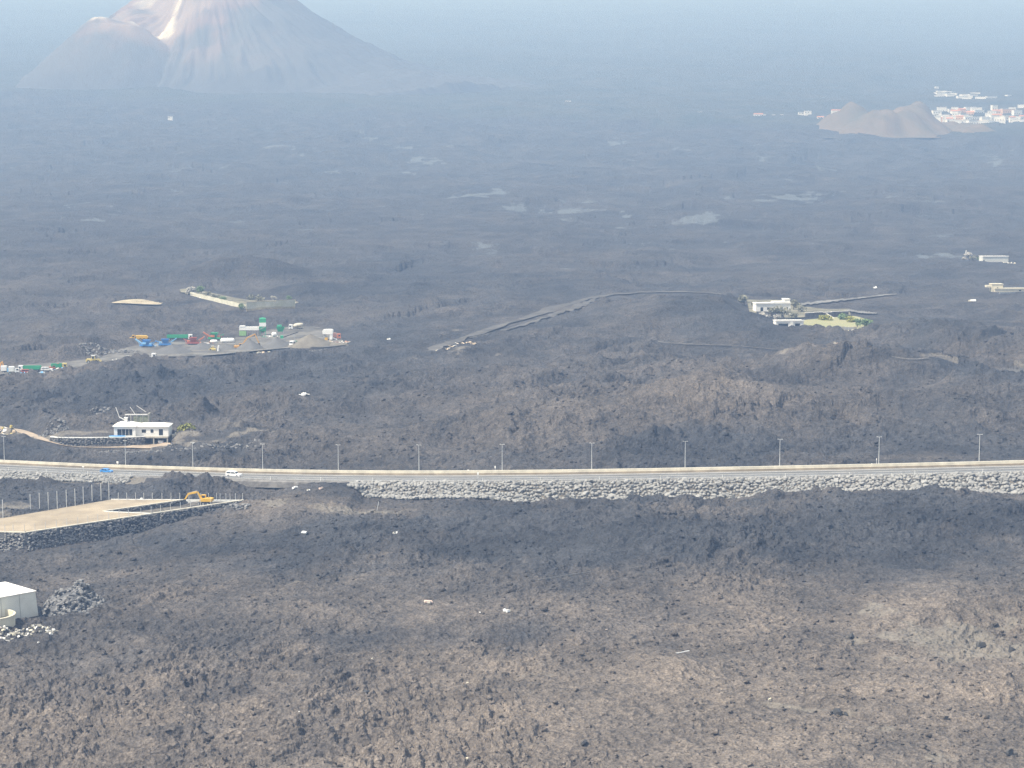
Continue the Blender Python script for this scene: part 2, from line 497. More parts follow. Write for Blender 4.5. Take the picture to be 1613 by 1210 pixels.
strip('dirt_track', [((1018, 536), (1018, 539.5)), ((1080, 541), (1080, 544.5)), ((1150, 543), (1150, 547)), ((1215, 549), (1215, 552)), ((1255, 552), (1255, 554))], lift=0.35)
strip('dirt_track', [((1262, 478), (1262, 483)), ((1300, 473.5), (1300, 478)), ((1340, 470), (1340, 473.5)), ((1380, 466), (1380, 468.5)), ((1412, 463), (1412, 464.8))], lift=0.4)
strip('dirt_track', [((1335, 487), (1335, 491)), ((1358, 490.5), (1356, 495)), ((1382, 493), (1380, 496))], lift=0.4)
strip('dirt_track', [((55, 642), (58, 645)), ((100, 635), (103, 638.5)), ((150, 627), (152, 630.5)), ((192, 620), (194, 623))], lift=0.25)
strip('dirt_track', [((1575, 582), (1573, 585)), ((1600, 585), (1600, 589)), ((1640, 584), (1640, 588))], lift=0.3)
strip('dirt_track', [((1405, 561), (1405, 564.5)), ((1435, 564), (1432, 569)), ((1462, 563), (1464, 567))], lift=0.3)
# machine yard: gravel floor
strip('gravel_yard', [((150, 566), (160, 576)), ((190, 549), (205, 568)), ((225, 541), (250, 565)), ((290, 533), (310, 565)), ((350, 526), (372, 560)), ((410, 518), (420, 556)), ((460, 511), (470, 552)), ((500, 512), (510, 552)), ((532, 524), (545, 546))], lift=0.2, cross=6, edge=16)
strip('gravel_yard', [((-60, 586), (-60, 600)), ((0, 578), (0, 592)), ((50, 573), (50, 587)), ((105, 569), (105, 584)), ((160, 562), (165, 575))], lift=0.2, edge=18)
# compounds further off
strip('grass_field', [((1262, 503), (1255, 517)), ((1290, 501), (1290, 518)), ((1320, 499), (1322, 519)), ((1345, 498), (1352, 521)), ((1362, 503), (1372, 521))], lift=0.3, edge=26)
strip('bare_terrace', [((1176, 478), (1182, 492)), ((1200, 476), (1205, 497)), ((1230, 474), (1232, 503)), ((1262, 482), (1262, 501)), ((1300, 486), (1300, 500)), ((1338, 486), (1340, 498))], lift=0.25, edge=16)
strip('bare_terrace', [((283, 455), (285, 462)), ((300, 453), (310, 468)), ((330, 458), (340, 475)), ((365, 466), (372, 482)), ((400, 470), (402, 489)), ((440, 470), (442, 487)), ((466, 470), (466, 483))], lift=0.25, edge=16)
strip('sand_patch', [((176, 477.5), (178, 479)), ((195, 473), (197, 480)), ((220, 471), (222, 482)), ((240, 475), (242, 482)), ((254, 478.5), (254, 481))], lift=0.5, edge=6)
# ground lowered round the two far houses on the right
add_pad([(p.x, p.y) for p in (G(1515, 412), G(1600, 416), G(1600, 405), G(1515, 404))], gz(*G(1550, 411)[:2]), edge=20)
add_pad([(p.x, p.y) for p in (G(1562, 462), G(1660, 462), G(1660, 452), G(1562, 452))], gz(*G(1600, 459)[:2]), edge=15)
# white store and rock heap at the near left
WB = G(62, 968.5)
add_pad([(WB.x - 26, WB.y - 12), (WB.x + 1.5, WB.y - 1.5), (WB.x - 14, WB.y + 16), (WB.x - 30, WB.y + 12)], WB.z - 0.3, edge=3.0, rough=0.15)
# ------------------------------------------------------------------ the lava ground: one sheet to beyond the ridge
def ground_rows():
    ys = [215.0]
    while ys[-1] < 14600:
        y = ys[-1]
        if y < 335: dy = 0.9
        else:
            z = float(H_plain(0, y)); dep = math.atan2(-z, y)
            s = max(abs(math.sin(dep)), 0.035)
            dy = 0.62 * y / FPX * 1.575 / s
            if y > 1300: dy *= 1.15
            if y > 4600: dy = max(dy, 25 if y < 7000 else 60)
        ys.append(y + dy)
    return np.array(ys)
def ground_cols():
    a = np.linspace(-0.275, 0.275, 1020)
    e = np.concatenate([np.linspace(-0.62, -0.28, 90), a, np.linspace(0.28, 0.62, 90)])
    return e
YS = ground_rows(); KS = ground_cols()
GY = np.repeat(YS[:, None], len(KS), 1); GX = YS[:, None] * KS[None, :]
DY = np.gradient(YS)[:, None] * np.ones_like(GX)
DX = np.maximum(np.gradient(KS)[None, :] * YS[:, None], 0.05)
def clinker(x, y, sp):
    """a'a lava relief in metres; sp = mesh spacing there (fades what the mesh cannot carry)"""
    far = sstep(1200, 3000, y)
    wx = x + 14 * perlin(x / 60 + 3, y / 60) + 4 * perlin(x / 17, y / 17 + 8)
    wy = y + 14 * perlin(x / 60 - 7, y / 60 + 5) + 4 * perlin(x / 17 + 4, y / 17)
    z = (1.8 + 5.0 * far) * perlin(x / 150 + .7 * y / 900, y / 190) + (1 + 4 * far) * perlin(wx / 70, wy / 95)
    amp = (0.42 + 0.85 * sstep(-0.35, 0.45, perlin(x / 120 + 31, y / 120) + 0.4 * perlin(x / 37, y / 41))) * (1 - 0.22 * (1 - sstep(430, 540, y))) - 0.45 * far + 0.35 * sstep(600, 640, y) * (1 - sstep(900, 1100, y))
    def fade(L): return np.clip((L / sp - 1.6) / 1.6, 0, 1)
    r1 = 1 - 2.2 * np.abs(perlin(wx / 44, wy / 36)); r2 = 1 - 2.2 * np.abs(perlin(wx / 22 + 9, wy / 15))
    mid_ = 1 + 1.1 * sstep(600, 650, y) * (1 - sstep(1000, 1300, y))
    z = z + amp * mid_ * (0.75 * r1 + 0.6 * r2)
    d, rid = worley((wx + 9 * perlin(x / 21, y / 21)) / 62, wy / 85)                   # overlapping flow lobes with steep fronts
    z = z + (0.5 + 1.9 * sstep(600, 700, y)) * (rid - 0.5) * 2 * (1 - sstep(0.38, 0.62, d) * 0.8)
    d, rid = worley((wx + 40 * perlin(x / 90, y / 140)) / 210, wy / 330)
    z = z + sstep(850, 1400, y) * 3.2 * (rid - 0.5) * 2 * (1 - sstep(0.35, 0.6, d) * 0.8)
    for L, a in ((9.0, 0.6), (5.0, 0.5), (2.9, 0.45)):
        f = fade(L)
        if f.max() <= 0: continue
        n = perlin(wx / (1.35 * L) + L, wy / L - L)
        z = z + amp * a * f * np.where(n > 0, 1.5 * n, 0.7 * n) * (1 + 0.4 * perlin(x / (L * 6), y / (L * 6)))
    for L, a in ((6.5, 0.8), (3.2, 1.15), (1.7, 1.25), (1.0, 0.9)):      # heaped clinker blocks
        f = fade(L * 0.9)
        if f.max() <= 0: continue
        d, rid = worley(wx / L + 3 * L, wy / L)
        if L < 2: f = f * (1 + 0.4 * (1 - sstep(420, 560, y)))
        z = z + amp * a * f * (np.sqrt(np.clip(1 - (d / 0.72)**2, 0, 1)) * (0.15 + 0.85 * rid * rid) - 0.36)
    return z
sp = np.minimum(DY, DX * 2.2)
GZ, GR = H_smooth(GX.ravel().copy(), GY.ravel().copy())
GZ = GZ.reshape(GX.shape); GR = GR.reshape(GX.shape)
CL = clinker(GX, GY, sp)
beyond = sstep(3900, 4600, GY) 
soft = 20 * fbm(GX, GY, 700, 4)
GZ = GZ + GR * CL * (1 - beyond) + beyond * (soft + 0.1 * CL)
# where what lies: 0..1 masks with shapes of their own
def spot(px, py, rx, ry, rot=0.0):
    """soft patch on the ground, radii in metres"""
    c = G(px, py); cs, sn = math.cos(rot), math.sin(rot)
    dx = (GX - c.x) * cs + (GY - c.y) * sn; dy = -(GX - c.x) * sn + (GY - c.y) * cs
    return np.exp(-((dx / rx)**2 + (dy / ry)**2))
nz1 = fbm(GX, GY, 130, 4); nz2 = fbm(GX + 400, GY * 0.8, 45, 4); nz3 = fbm(GX - 90, GY, 12, 3)
brown = 0.30 + 0.5 * nz1 + 0.5 * nz2 + 0.35 * nz3
brown += 0.75 * (1 - sstep(370, 500, GY)) * (0.6 + 0.4 * sstep(-70, 40, GX))
for a in ((1500, 985, 38, 22, 1.0), (1300, 1010, 50, 26, .5), (1000, 1130, 60, 24, .35), (960, 640, 60, 60, .6), (1150, 640, 50, 50, .6), (730, 660, 70, 40, .5), (720, 590, 40, 45, .5), (1350, 600, 40, 50, .5), (1180, 910, 40, 30, .4), (60, 590, 50, 70, .5), (60, 480, 70, 130, .35), (1480, 560, 20, 22, .8), (1590, 575, 20, 20, .7), (560, 805, 20, 12, .7), (470, 790, 25, 14, .6)):
    brown += 0.7 * a[4] * spot(*a[:4])
for a in ((1540, 850, 60, 45, .45), (880, 870, 45, 25, .6), (700, 820, 60, 25, .4), (1540, 585, 20, 55, 1.0, .35), (1060, 700, 22, 45, .7), (1250, 700, 60, 30, .5), (1150, 500, 40, 60, .6), (560, 590, 40, 60, .5), (120, 780, 50, 14, .8), (200, 620, 40, 40, .7), (700, 1010, 40, 9, .5), (200, 880, 50, 22, .4), (620, 450, 60, 150, .4)):
    brown -= a[4] * spot(*a[:4], *(a[5:] or (0,)))
brown *= 1 - 0.35 * sstep(560, 640, GY) - 0.3 * sstep(800, 1800, GY)
ash = np.zeros_like(GX)
for a in ((545, 803, 14, 9, .9), (440, 792, 10, 6, .8), (490, 790, 8, 5, .7), (1550, 1014, 20, 12, 1.25), (1480, 985, 16, 12, .75), (1400, 968, 34, 10, .42), (1590, 985, 14, 10, .6), (1300, 990, 30, 8, .34), (450, 925, 8, 5, .6), (1250, 1118, 18, 2.2, .8, -.45), (1480, 1195, 14, 4, .7, -.5), (1330, 1145, 16, 2, .6, -.4), (1470, 560, 14, 14, .7), (1600, 578, 12, 10, .7), (700, 560, 30, 16, .35), (1040, 540, 12, 9, .4), (330, 700, 22, 12, .7), (370, 690, 24, 16, .6), (190, 640, 30, 6, .3), (80, 690, 20, 8, .5), (20, 800, 16, 14, .9), (900, 1062, 14, 3, .5), (640, 530, 20, 20, .35), (1250, 560, 20, 10, .3)):
    ash = np.maximum(ash, a[4] * spot(*a[:4], *(a[5:] or (0,))))
ash = 0.85 * sstep(0.30, 0.75, ash + 0.55 * nz2 * (ash > .04) + 0.9 * nz3 * (ash > .04))
for a in ((215, 806, 9, 5, 1.1), (260, 801, 10, 5, 1.1), (310, 794, 10, 5, 1.1)):
    ash = np.maximum(ash, np.clip(a[4] * spot(*a[:4]), 0, 1))
_u = GY - roadY(GX); _E = np.interp(GX, _exx, _exz)
ash = np.maximum(ash, 0.9 * (_E > 1.4) * sstep(RHALF + 0.5, RHALF + 1.5, -_u) * (1 - sstep(RHALF + 6.0, RHALF + 8.0, -_u)))
pale = np.zeros_like(GX)                        # smooth silvery lava crusts far up the field
fz = sstep(1250, 1500, GY) * (1 - sstep(3300, 3800, GY))
st = fbm(GX * 1.0 + 60 * nz1, GY * 0.33, 60, 5, 0.62)
pale = fz * sstep(0.14, 0.36, st) * (0.35 + 0.8 * sstep(-.1, .25, fbm(GX, GY * .5, 400, 2)))
for a in ((680, 322, 26, 60, .9), (440, 253, 90, 120, .7), (600, 285, 60, 60, .7), (480, 335, 60, 40, .5), (870, 320, 26, 30, .7), (1240, 285, 90, 60, .7), (1210, 232, 40, 60, .6), (520, 275, 90, 70, .6), (490, 392, 12, 22, .7), (890, 428, 10, 12, .9), (1225, 455, 30, 30, .8), (1060, 410, 20, 20, .7), (880, 390, 16, 10, .8), (1410, 508, 10, 14, .8), (360, 352, 30, 30, .6), (350, 200, 160, 200, .5), (120, 170, 120, 250, .6), (490, 193, 25, 50, .8), (260, 180, 70, 200, .5), (1045, 580, 6, 16, .7), (1110, 620, 6, 14, .4)):
    pale = np.maximum(pale, 0.7 * a[4] * spot(*a[:4]) * sstep(-0.12, 0.3, st + .5 * nz3))
green = sstep(3560, 3680, GY + 250 * nz1 + 0.55 * (GX - 600))
nv = len(YS); nk = len(KS)
idx = np.arange(nv * nk).reshape(nv, nk)
GF = np.stack([idx[:-1, :-1], idx[:-1, 1:], idx[1:, 1:], idx[1:, :-1]], -1).reshape(-1, 4)

def lava_material():
    m = bpy.data.materials.new('lava_ground'); m.use_nodes = True
    nt = m.node_tree; N = nt.nodes; Lk = nt.links; b = N['Principled BSDF']
    b.inputs['Roughness'].default_value = 0.9
    b.inputs['Specular IOR Level'].default_value = 0.25
    tc = N.new('ShaderNodeTexCoord')
    def noise(sc, det=5, rough=0.65, src=None):
        n = N.new('ShaderNodeTexNoise'); n.inputs['Scale'].default_value = sc; n.inputs['Detail'].default_value = det; n.inputs['Roughness'].default_value = rough
        Lk.new(tc.outputs['Object'], n.inputs['Vector']); return n.outputs[0]
    def attr(n):
        a = N.new('ShaderNodeAttribute'); a.attribute_name = n; return a.outputs['Fac']
    def rng_(v, a, c, lo=0.0, hi=1.0):
        r = N.new('ShaderNodeMapRange'); r.inputs[1].default_value = a; r.inputs[2].default_value = c; r.inputs[3].default_value = lo; r.inputs[4].default_value = hi
        Lk.new(v, r.inputs[0]); return r.outputs[0]
    def mix(f, a, c, mode='MIX'):
        x = N.new('ShaderNodeMix'); x.data_type = 'RGBA'; x.blend_type = mode
        if isinstance(f, float): x.inputs['Factor'].default_value = f
        else: Lk.new(f, x.inputs['Factor'])
        for nm, v in (('A', a), ('B', c)):
            if isinstance(v, tuple): x.inputs[nm].default_value = (*v, 1)
            else: Lk.new(v, x.inputs[nm])
        return x.outputs['Result']
    def math_(op, a, c):
        x = N.new('ShaderNodeMath'); x.operation = op
        for i, v in enumerate((a, c)):
            if isinstance(v, float): x.inputs[i].default_value = v
            else: Lk.new(v, x.inputs[i])
        return x.outputs[0]
    base = mix(attr('brown'), LAVA_DARK, LAVA_BROWN)
    big = noise(0.03, 9, 0.72); f1 = noise(0.5, 6, 0.72); f2 = noise(2.2, 4, 0.7)
    base = mix(1.0, base, mix(rng_(big, 0.36, 0.64), (0.62, 0.63, 0.65), (1.42, 1.39, 1.35)), 'MULTIPLY')
    base = mix(1.0, base, mix(rng_(f1, 0.32, 0.68), (0.55, 0.55, 0.56), (1.5, 1.48, 1.45)), 'MULTIPLY')
    base = mix(1.0, base, mix(rng_(f2, 0.3, 0.7), (0.45, 0.45, 0.45), (1.7, 1.7, 1.7)), 'MULTIPLY')
    na = noise(0.22, 7, 0.7)
    fa = rng_(math_('ADD', attr('ash'), math_('MULTIPLY', math_('SUBTRACT', na, 0.5), 2.4)), 0.35, 0.95)
    fa = math_('MULTIPLY', fa, rng_(attr('ash'), 0.03, 0.3))
    base = mix(math_('MULTIPLY', fa, 0.7), base, (0.19, 0.172, 0.145))
    npl = noise(0.028, 7, 0.7)
    fp = rng_(math_('ADD', attr('pale'), math_('MULTIPLY', math_('SUBTRACT', npl, 0.5), 5.0)), 0.55, 0.85)
    fp = math_('MULTIPLY', fp, rng_(attr('pale'), 0.04, 0.35))
    base = mix(math_('MULTIPLY', fp, 0.85), base, (0.105, 0.118, 0.13))
    gr = mix(rng_(noise(0.012, 5), 0.35, 0.65), (0.028, 0.034, 0.028), (0.062, 0.06, 0.05))
    base = mix(attr('green'), base, gr)
    Lk.new(base, b.inputs['Base Color'])
    v = N.new('ShaderNodeTexVoronoi'); v.inputs['Scale'].default_value = 1.1; v.feature = 'F1'
    Lk.new(tc.outputs['Object'], v.inputs['Vector'])
    h = math_('ADD', math_('MULTIPLY', noise(0.5, 3, 0.5), 1.6), math_('MULTIPLY', v.outputs['Distance'], 0.5))
    h = math_('ADD', h, math_('MULTIPLY', noise(0.03, 6, 0.55), 9.0))
    bp = N.new('ShaderNodeBump'); bp.inputs['Distance'].default_value = 0.9; bp.inputs['Strength'].default_value = 0.9
    Lk.new(h, bp.inputs['Height']); Lk.new(bp.outputs[0], b.inputs['Normal'])
    return m
LAVA_DARK = (0.031, 0.033, 0.038)
LAVA_BROWN = (0.103, 0.089, 0.077)
lava_mat = lava_material()
print('TRIS ground', len(GF) * 2, len(YS), len(KS))
ground = np_mesh('ground', np.stack([GX, GY, GZ], -1).reshape(-1, 3), GF, lava_mat, smooth=False)
tag(ground, kind='structure')
for n_, v_ in (('brown', np.clip(brown, 0, 1)), ('ash', ash), ('pale', np.clip(pale, 0, 1)), ('green', np.clip(green, 0, 1))):
    set_attr(ground, n_, v_)
def gtop(x, y):
    """height of the ground sheet itself (nearest grid cell, highest corner)"""
    j = int(np.clip(np.searchsorted(YS, y), 1, nv - 1)); k = int(np.clip(np.searchsorted(KS, x / y), 1, nk - 1))
    ty = (y - YS[j - 1]) / (YS[j] - YS[j - 1]); tx = (x / y - KS[k - 1]) / (KS[k] - KS[k - 1])
    a = GZ[j - 1, k - 1] * (1 - tx) + GZ[j - 1, k] * tx; c = GZ[j, k - 1] * (1 - tx) + GZ[j, k] * tx
    return float(a * (1 - ty) + c * ty)

# ------------------------------------------------------------------ the volcano
def cone_mesh():
    nx, ny = 460, 320
    xs = np.linspace(-1750, 300, nx); ys = np.linspace(4100, 6000, ny)
    X, Y = np.meshgrid(xs, ys)
    cx, cy = -800.0, 5230.0
    wob = 38 * fbm(X, Y, 380, 4)
    r = np.sqrt((X - cx)**2 + (Y - cy)**2) + wob
    th = np.arctan2(Y - cy, X - cx)
    zr_ = np.interp(r, [0, 60, 212, 390, 525, 660, 900, 1300], [480, 468, 398, 296, 232, 197, 160, -200])
    zl_ = np.interp(r, [0, 60, 195, 280, 390, 483, 560, 700], [480, 462, 398, 322, 238, 172, 120, -200])
    w = sstep(-0.35, 0.75, np.cos(th))
    z = zl_ * (1 - w) + zr_ * w
    z = z - (20 * np.abs(perlin(th * 7, r / 260)) + 11 * np.abs(perlin(th * 19, r / 160 + 4))) * sstep(60, 260, r)
    # a lower cone in front, to the left, and its broken rim
    r2 = np.sqrt((X + 985)**2 + (Y - 4930)**2) + 0.6 * wob
    z = np.maximum(z, np.interp(r2, [0, 45, 90, 241, 330, 600], [292, 310, 304, 168, 90, -200]))
    r4 = np.sqrt((X + 640)**2 + (Y - 4880)**2) + 0.6 * wob
    z = np.maximum(z, np.interp(r4, [0, 60, 330, 600], [240, 232, 105, -200]))
    def pl(pts, s_):
        P = [at_depth(*p) for p in pts]; d, zz = line_sd([tuple(p) for p in P], X, Y)
        return np.exp(-(d / s_)**2)
    hollow = pl([(240, 0, 5120), (262, 25, 5030), (250, 45, 4960)], 55)
    z = z - 62 * hollow
    rimA = pl([(150, 58, 4900), (172, 47, 4905), (195, 42, 4920), (222, 42, 4930), (250, 48, 4935)], 26)
    rimB = pl([(258, 46, 4945), (275, 30, 5010), (290, 15, 5070), (308, 0, 5130)], 24)
    rimC = pl([(225, 2, 5150), (240, 0, 5160)], 22)
    z = z + 16 * rimA + 24 * rimB + 10 * rimC
    z = z + 9 * fbm(X, Y, 110, 5) + 14 * fbm(X + 70, Y, 180, 3) * (1 - sstep(180, 260, z))
    nz_ = fbm(X, Y, 70, 4); nb = fbm(X - 300, Y, 260, 4)
    sulph = np.clip((1.25 * rimA + 0.85 * rimB + rimC) * (0.6 + 2.2 * nz_) - 0.16, 0, 1) + 0.16 * sstep(0.0, .4, nb) * sstep(200, 300, z) * (X < -600)
    red = sstep(-.15, .3, nb + 0.5 * nz_) * sstep(160, 300, z) * (1 - sstep(-760, -480, X))
    grey = (1 - sstep(-720, -350, X)) * sstep(-.4, .2, nz_ + .6)
    base = tableZ(Y)
    foot = sstep(140, 225, z + 30 * nb + 25 * nz_); grey = grey * foot; red = red * foot
    z = np.maximum(z, base - 30)
    F = np.arange(nx * ny).reshape(ny, nx)
    F = np.stack([F[:-1, :-1], F[:-1, 1:], F[1:, 1:], F[1:, :-1]], -1).reshape(-1, 4)
    m = bpy.data.materials.new('cinder_cone'); m.use_nodes = True
    nt = m.node_tree; b = nt.nodes['Principled BSDF']; b.inputs['Roughness'].default_value = 0.95
    prev = None
    for n, c in (('grey', (0.082, 0.08, 0.08, 1)), ('red', (0.185, 0.125, 0.105, 1)), ('sulphur', (0.60, 0.55, 0.46, 1))):
        a = nt.nodes.new('ShaderNodeAttribute'); a.attribute_name = n
        x = nt.nodes.new('ShaderNodeMix'); x.data_type = 'RGBA'; nt.links.new(a.outputs['Fac'], x.inputs['Factor'])
        if prev is None: x.inputs['A'].default_value = (0.055, 0.055, 0.06, 1)
        else: nt.links.new(prev, x.inputs['A'])
        x.inputs['B'].default_value = c; prev = x.outputs['Result']
    nt.links.new(prev, b.inputs['Base Color'])
    o = np_mesh('volcano', np.stack([X, Y, z], -1).reshape(-1, 3), F, m)
    for n, v in (('red', red), ('sulphur', sulph), ('grey', grey)): set_attr(o, n, np.clip(v, 0, 1))
    tag(o, kind='structure')
cone_mesh()
# ------------------------------------------------------------------ strips of dirt, gravel and grass
M_dirt = mat('drive_dirt', (0.36, 0.29, 0.22), 0.95, 0.18, 0.25, 0.05, 3)
M_track = mat('track_dirt', (0.078, 0.072, 0.068), 0.95, 0.3, 0.12, 0.4, 0.5)
M_gravel = mat('yard_gravel', (0.15, 0.142, 0.13), 0.95, 0.4, 0.1, 0.1, 2)
M_field = mat('field_grass', (0.22, 0.24, 0.11), 0.95, 0.3, 0.08, 0.4, 0.8, col2=(0.30, 0.27, 0.16))
M_bare = mat('bare_earth', (0.21, 0.195, 0.14), 0.95, 0.4, 0.15, 0.3, 0.8)
M_sand = mat('sand', (0.42, 0.36, 0.25), 0.95, 0.3, 0.2, 0.2, 1)
M_track2 = mat('ash_track_dirt', (0.19, 0.185, 0.178), 0.95, 0.3, 0.12, 0.3, 0.5)
M_track = mat('track_dirt2', (0.10, 0.094, 0.088), 0.95, 0.35, 0.1, 0.5, 0.5)
for i_, (nm, V, F) in enumerate(STRIPS):
    o = MB().add(V, F).build(nm, {'dirt_drive': M_dirt, 'dirt_track': M_track2 if i_ in (4, 5, 8, 9) else M_track, 'gravel_yard': M_gravel, 'grass_field': M_field, 'bare_terrace': M_bare, 'sand_patch': M_sand}[nm])
    tag(o, kind='structure')

# ------------------------------------------------------------------ the road
RX = np.linspace(-290, 230, 261)
def road_frame(x):
    y = float(roadY(x)); z = float(roadZ(x)); e = 0.5
    d = Vector((2 * e, float(roadY(x + e) - roadY(x - e)), 0)).normalized()
    n = Vector((-d.y, d.x, 0))                # towards the far side
    return Vector((x, y, z)), d, n
RF = [road_frame(x) for x in RX]
def sweep(prof, name, m, parent=None, i0=0, i1=None, closed=True):
    """a cross-section (offset to the far side, height) along the road"""
    fr = RF[i0:i1]; n = len(prof); mb = MB(); V = []; F = []
    for (c, d, nn) in fr:
        for (u, h) in prof: V.append(tuple(c + nn * u + Vector((0, 0, h))))
    for k in range(len(fr) - 1):
        for j in range(n if closed else n - 1):
            F.append((k * n + j, k * n + (j + 1) % n, (k + 1) * n + (j + 1) % n, (k + 1) * n + j))
    if closed:
        F.append(tuple(range(n))); m_ = (len(fr) - 1) * n; F.append(tuple(range(m_ + n - 1, m_ - 1, -1)))
    return mb.add(V, F).build(name, m, parent)
M_asph = mat('asphalt', (0.135, 0.132, 0.128), 0.85, 0.15, 0.15, 0.02, 8)
M_verge = mat('verge_gravel', (0.20, 0.19, 0.18), 0.95, 0.3, 0.5, 0.05, 4)
M_conc = mat('barrier_concrete', (0.60, 0.56, 0.46), 0.85, 0.14, 0.3)
M_tan = mat('barrier_foot', (0.28, 0.235, 0.175), 0.9, 0.2, 0.3)
M_white = mat('white_paint', (0.78, 0.78, 0.75), 0.6, 0.05, 0.5)
M_galv = mat('galvanised_steel', (0.36, 0.37, 0.38), 0.5, 0.1, 1.0, metal=0.3)
M_post = mat('post_steel', (0.55, 0.56, 0.56), 0.5, 0.08, 1.0)
tag(sweep([(-5.6, -1.6), (-5.6, 0), (6.0, 0), (6.0, -1.6)], 'road', M_asph), kind='structure')
tag(sweep([(-8.0, -2.2), (-7.8, -0.35), (-5.602, -0.06), (-5.602, -2.2)], 'road_verge', M_verge), kind='structure')
tag(sweep([(6.002, -1.6), (6.002, 0.05), (6.7, 0.05), (6.7, -1.6)], 'road_verge', M_tan), kind='structure')
for u, w in ((-4.5, 0.34), (4.5, 0.34), (0.0, 0.26)):
    tag(sweep([(u - w / 2, 0.02), (u + w / 2, 0.02)], 'road_marking', M_white, closed=False), kind='structure')
bar = thing('roadside_wall', 'long cream concrete wall along the far edge of the road', 'wall', RF[0][0])
def rel(o, parent):
    o.parent = parent; o.matrix_parent_inverse = Matrix.Translation(-Vector(parent.location)); return o
for i in range(0, 260, 6):
    rel(sweep([(6.72, -0.4), (6.72, 0.52), (6.80, 0.52), (6.80, 1.3), (7.5, 1.3), (7.5, -0.4)], 'wall_panel', M_conc, None, i, min(i + 7, 261)), bar)
    rel(sweep([(6.60, -0.3), (6.60, 0.50), (6.718, 0.51), (6.718, -0.3)], 'plinth', M_tan, None, i, min(i + 7, 261)), bar)
gr = thing('guard_rail', 'grey steel guard rail along the near edge of the road', 'guard rail', RF[0][0])
rel(sweep([(-5.25, 0.45), (-5.20, 0.60), (-5.25, 0.78), (-5.32, 0.78), (-5.28, 0.60), (-5.32, 0.45)], 'rail', M_galv), gr)
gp = MB()
for i in range(0, 261, 2):
    c, d, n = RF[i]; p = c + n * -5.38; gp.box(p.x, p.y, p.z + 0.35, 0.10, 0.12, 0.80)
tag(rel(gp.build('rail_posts', M_galv), gr), kind='stuff')

def lerp_road(px):
    """frame of the road at a picture column"""
    best = min(range(len(RX)), key=lambda i: abs(RF[i][0].x / RF[i][0].y * FPX / math.cos(PITCH) * 0.99 + 806.5 - px))
    return RF[best]
def on_road(px, u):
    # solve for the column exactly
    lo, hi = -300.0, 240.0
    for _ in range(40):
        x = (lo + hi) / 2; c, d, n = road_frame(x); p = c + n * u
        q = np.array(p); X = q[0]; D = q @ FW
        if X / D * FPX + 806.5 < px: lo = x
        else: hi = x
    return p, d, n
# street lamps
lamp_protos = {}
def street_lamp(px, label):
    p, d, n = on_road(px, 7.9)
    L = thing('street_lamp', label, 'street lamp', (p.x, p.y, p.z - 0.3), math.atan2(d.y, d.x), 'street lamps along the far side of the road')
    if 'pole' not in lamp_protos:
        lamp_protos['pole'] = MB().lathe([(0.13, 0), (0.12, 1.0), (0.06, 9.8)], 8).build('pole', M_post).data
        lamp_protos['base'] = MB().box(0, 0, 0.2, 0.5, 0.5, 0.5).build('base', M_conc).data
        lamp_protos['arm'] = MB().bar([(-0.4, 0, 9.8), (0.4, 0, 9.8)], 0.07, 0.07).build('arm', M_post).data
        lamp_protos['head'] = MB().side([(-0.09, 0), (0.09, 0), (0.06, 0.1), (-0.06, 0.1)], -0.24, 0.24).build('lamp_head', M_post).data
        for o in [o for o in COL.objects if o.name in ('pole', 'base', 'arm', 'lamp_head') and o.parent is None]: bpy.data.objects.remove(o)
    child('pole', lamp_protos['pole'], L); child('base', lamp_protos['base'], L); child('arm', lamp_protos['arm'], L)
    child('lamp_head', lamp_protos['head'], L, (-0.6, 0, 9.78), (0, 0, 1.5708)); child('lamp_head', lamp_protos['head'], L, (0.6, 0, 9.78), (0, 0, 1.5708))
LAMP_LABELS = {7: 'slim street lamp behind the road wall beside the yellow wreckage', 198: 'slim street lamp behind the wall next to the small square white sign', 304: 'slim street lamp behind the wall below the stony bank right of the house', 414: 'slim street lamp behind the wall just past the white four wheel drive car', 533: 'slim street lamp behind the wall just before the boulder slope begins', 791: 'slim street lamp behind the wall next to the slim grey sign', 1384: 'slim street lamp behind the wall close to two thin sign poles'}
for px in (7, 198, 304, 414, 533, 660, 791, 932, 1079, 1228, 1384, 1542):
    street_lamp(px, LAMP_LABELS.get(px, 'slim street lamp behind the wall above the boulder slope, no sign beside it'))
# white marker posts along the near side
dp = MB().box(0, 0, 0.55, 0.16, 0.1, 1.1).box(0, 0, 1.16, 0.15, 0.09, 0.1, taper=0.4).build('marker_post', M_white)
for i, px in enumerate((13, 73, 138, 205, 276, 350, 426, 505, 587, 671, 760, 851, 944, 1040, 1138, 1237, 1338, 1441, 1548)):
    o = dp if i == 0 else dp.copy()
    if i: COL.objects.link(o)
    p, d, n = on_road(px, -5.9); o.location = (p.x, p.y, p.z - 0.1)
    tag(o, 'short white marker post beside the guard rail', 'post', 'marker posts along the road')
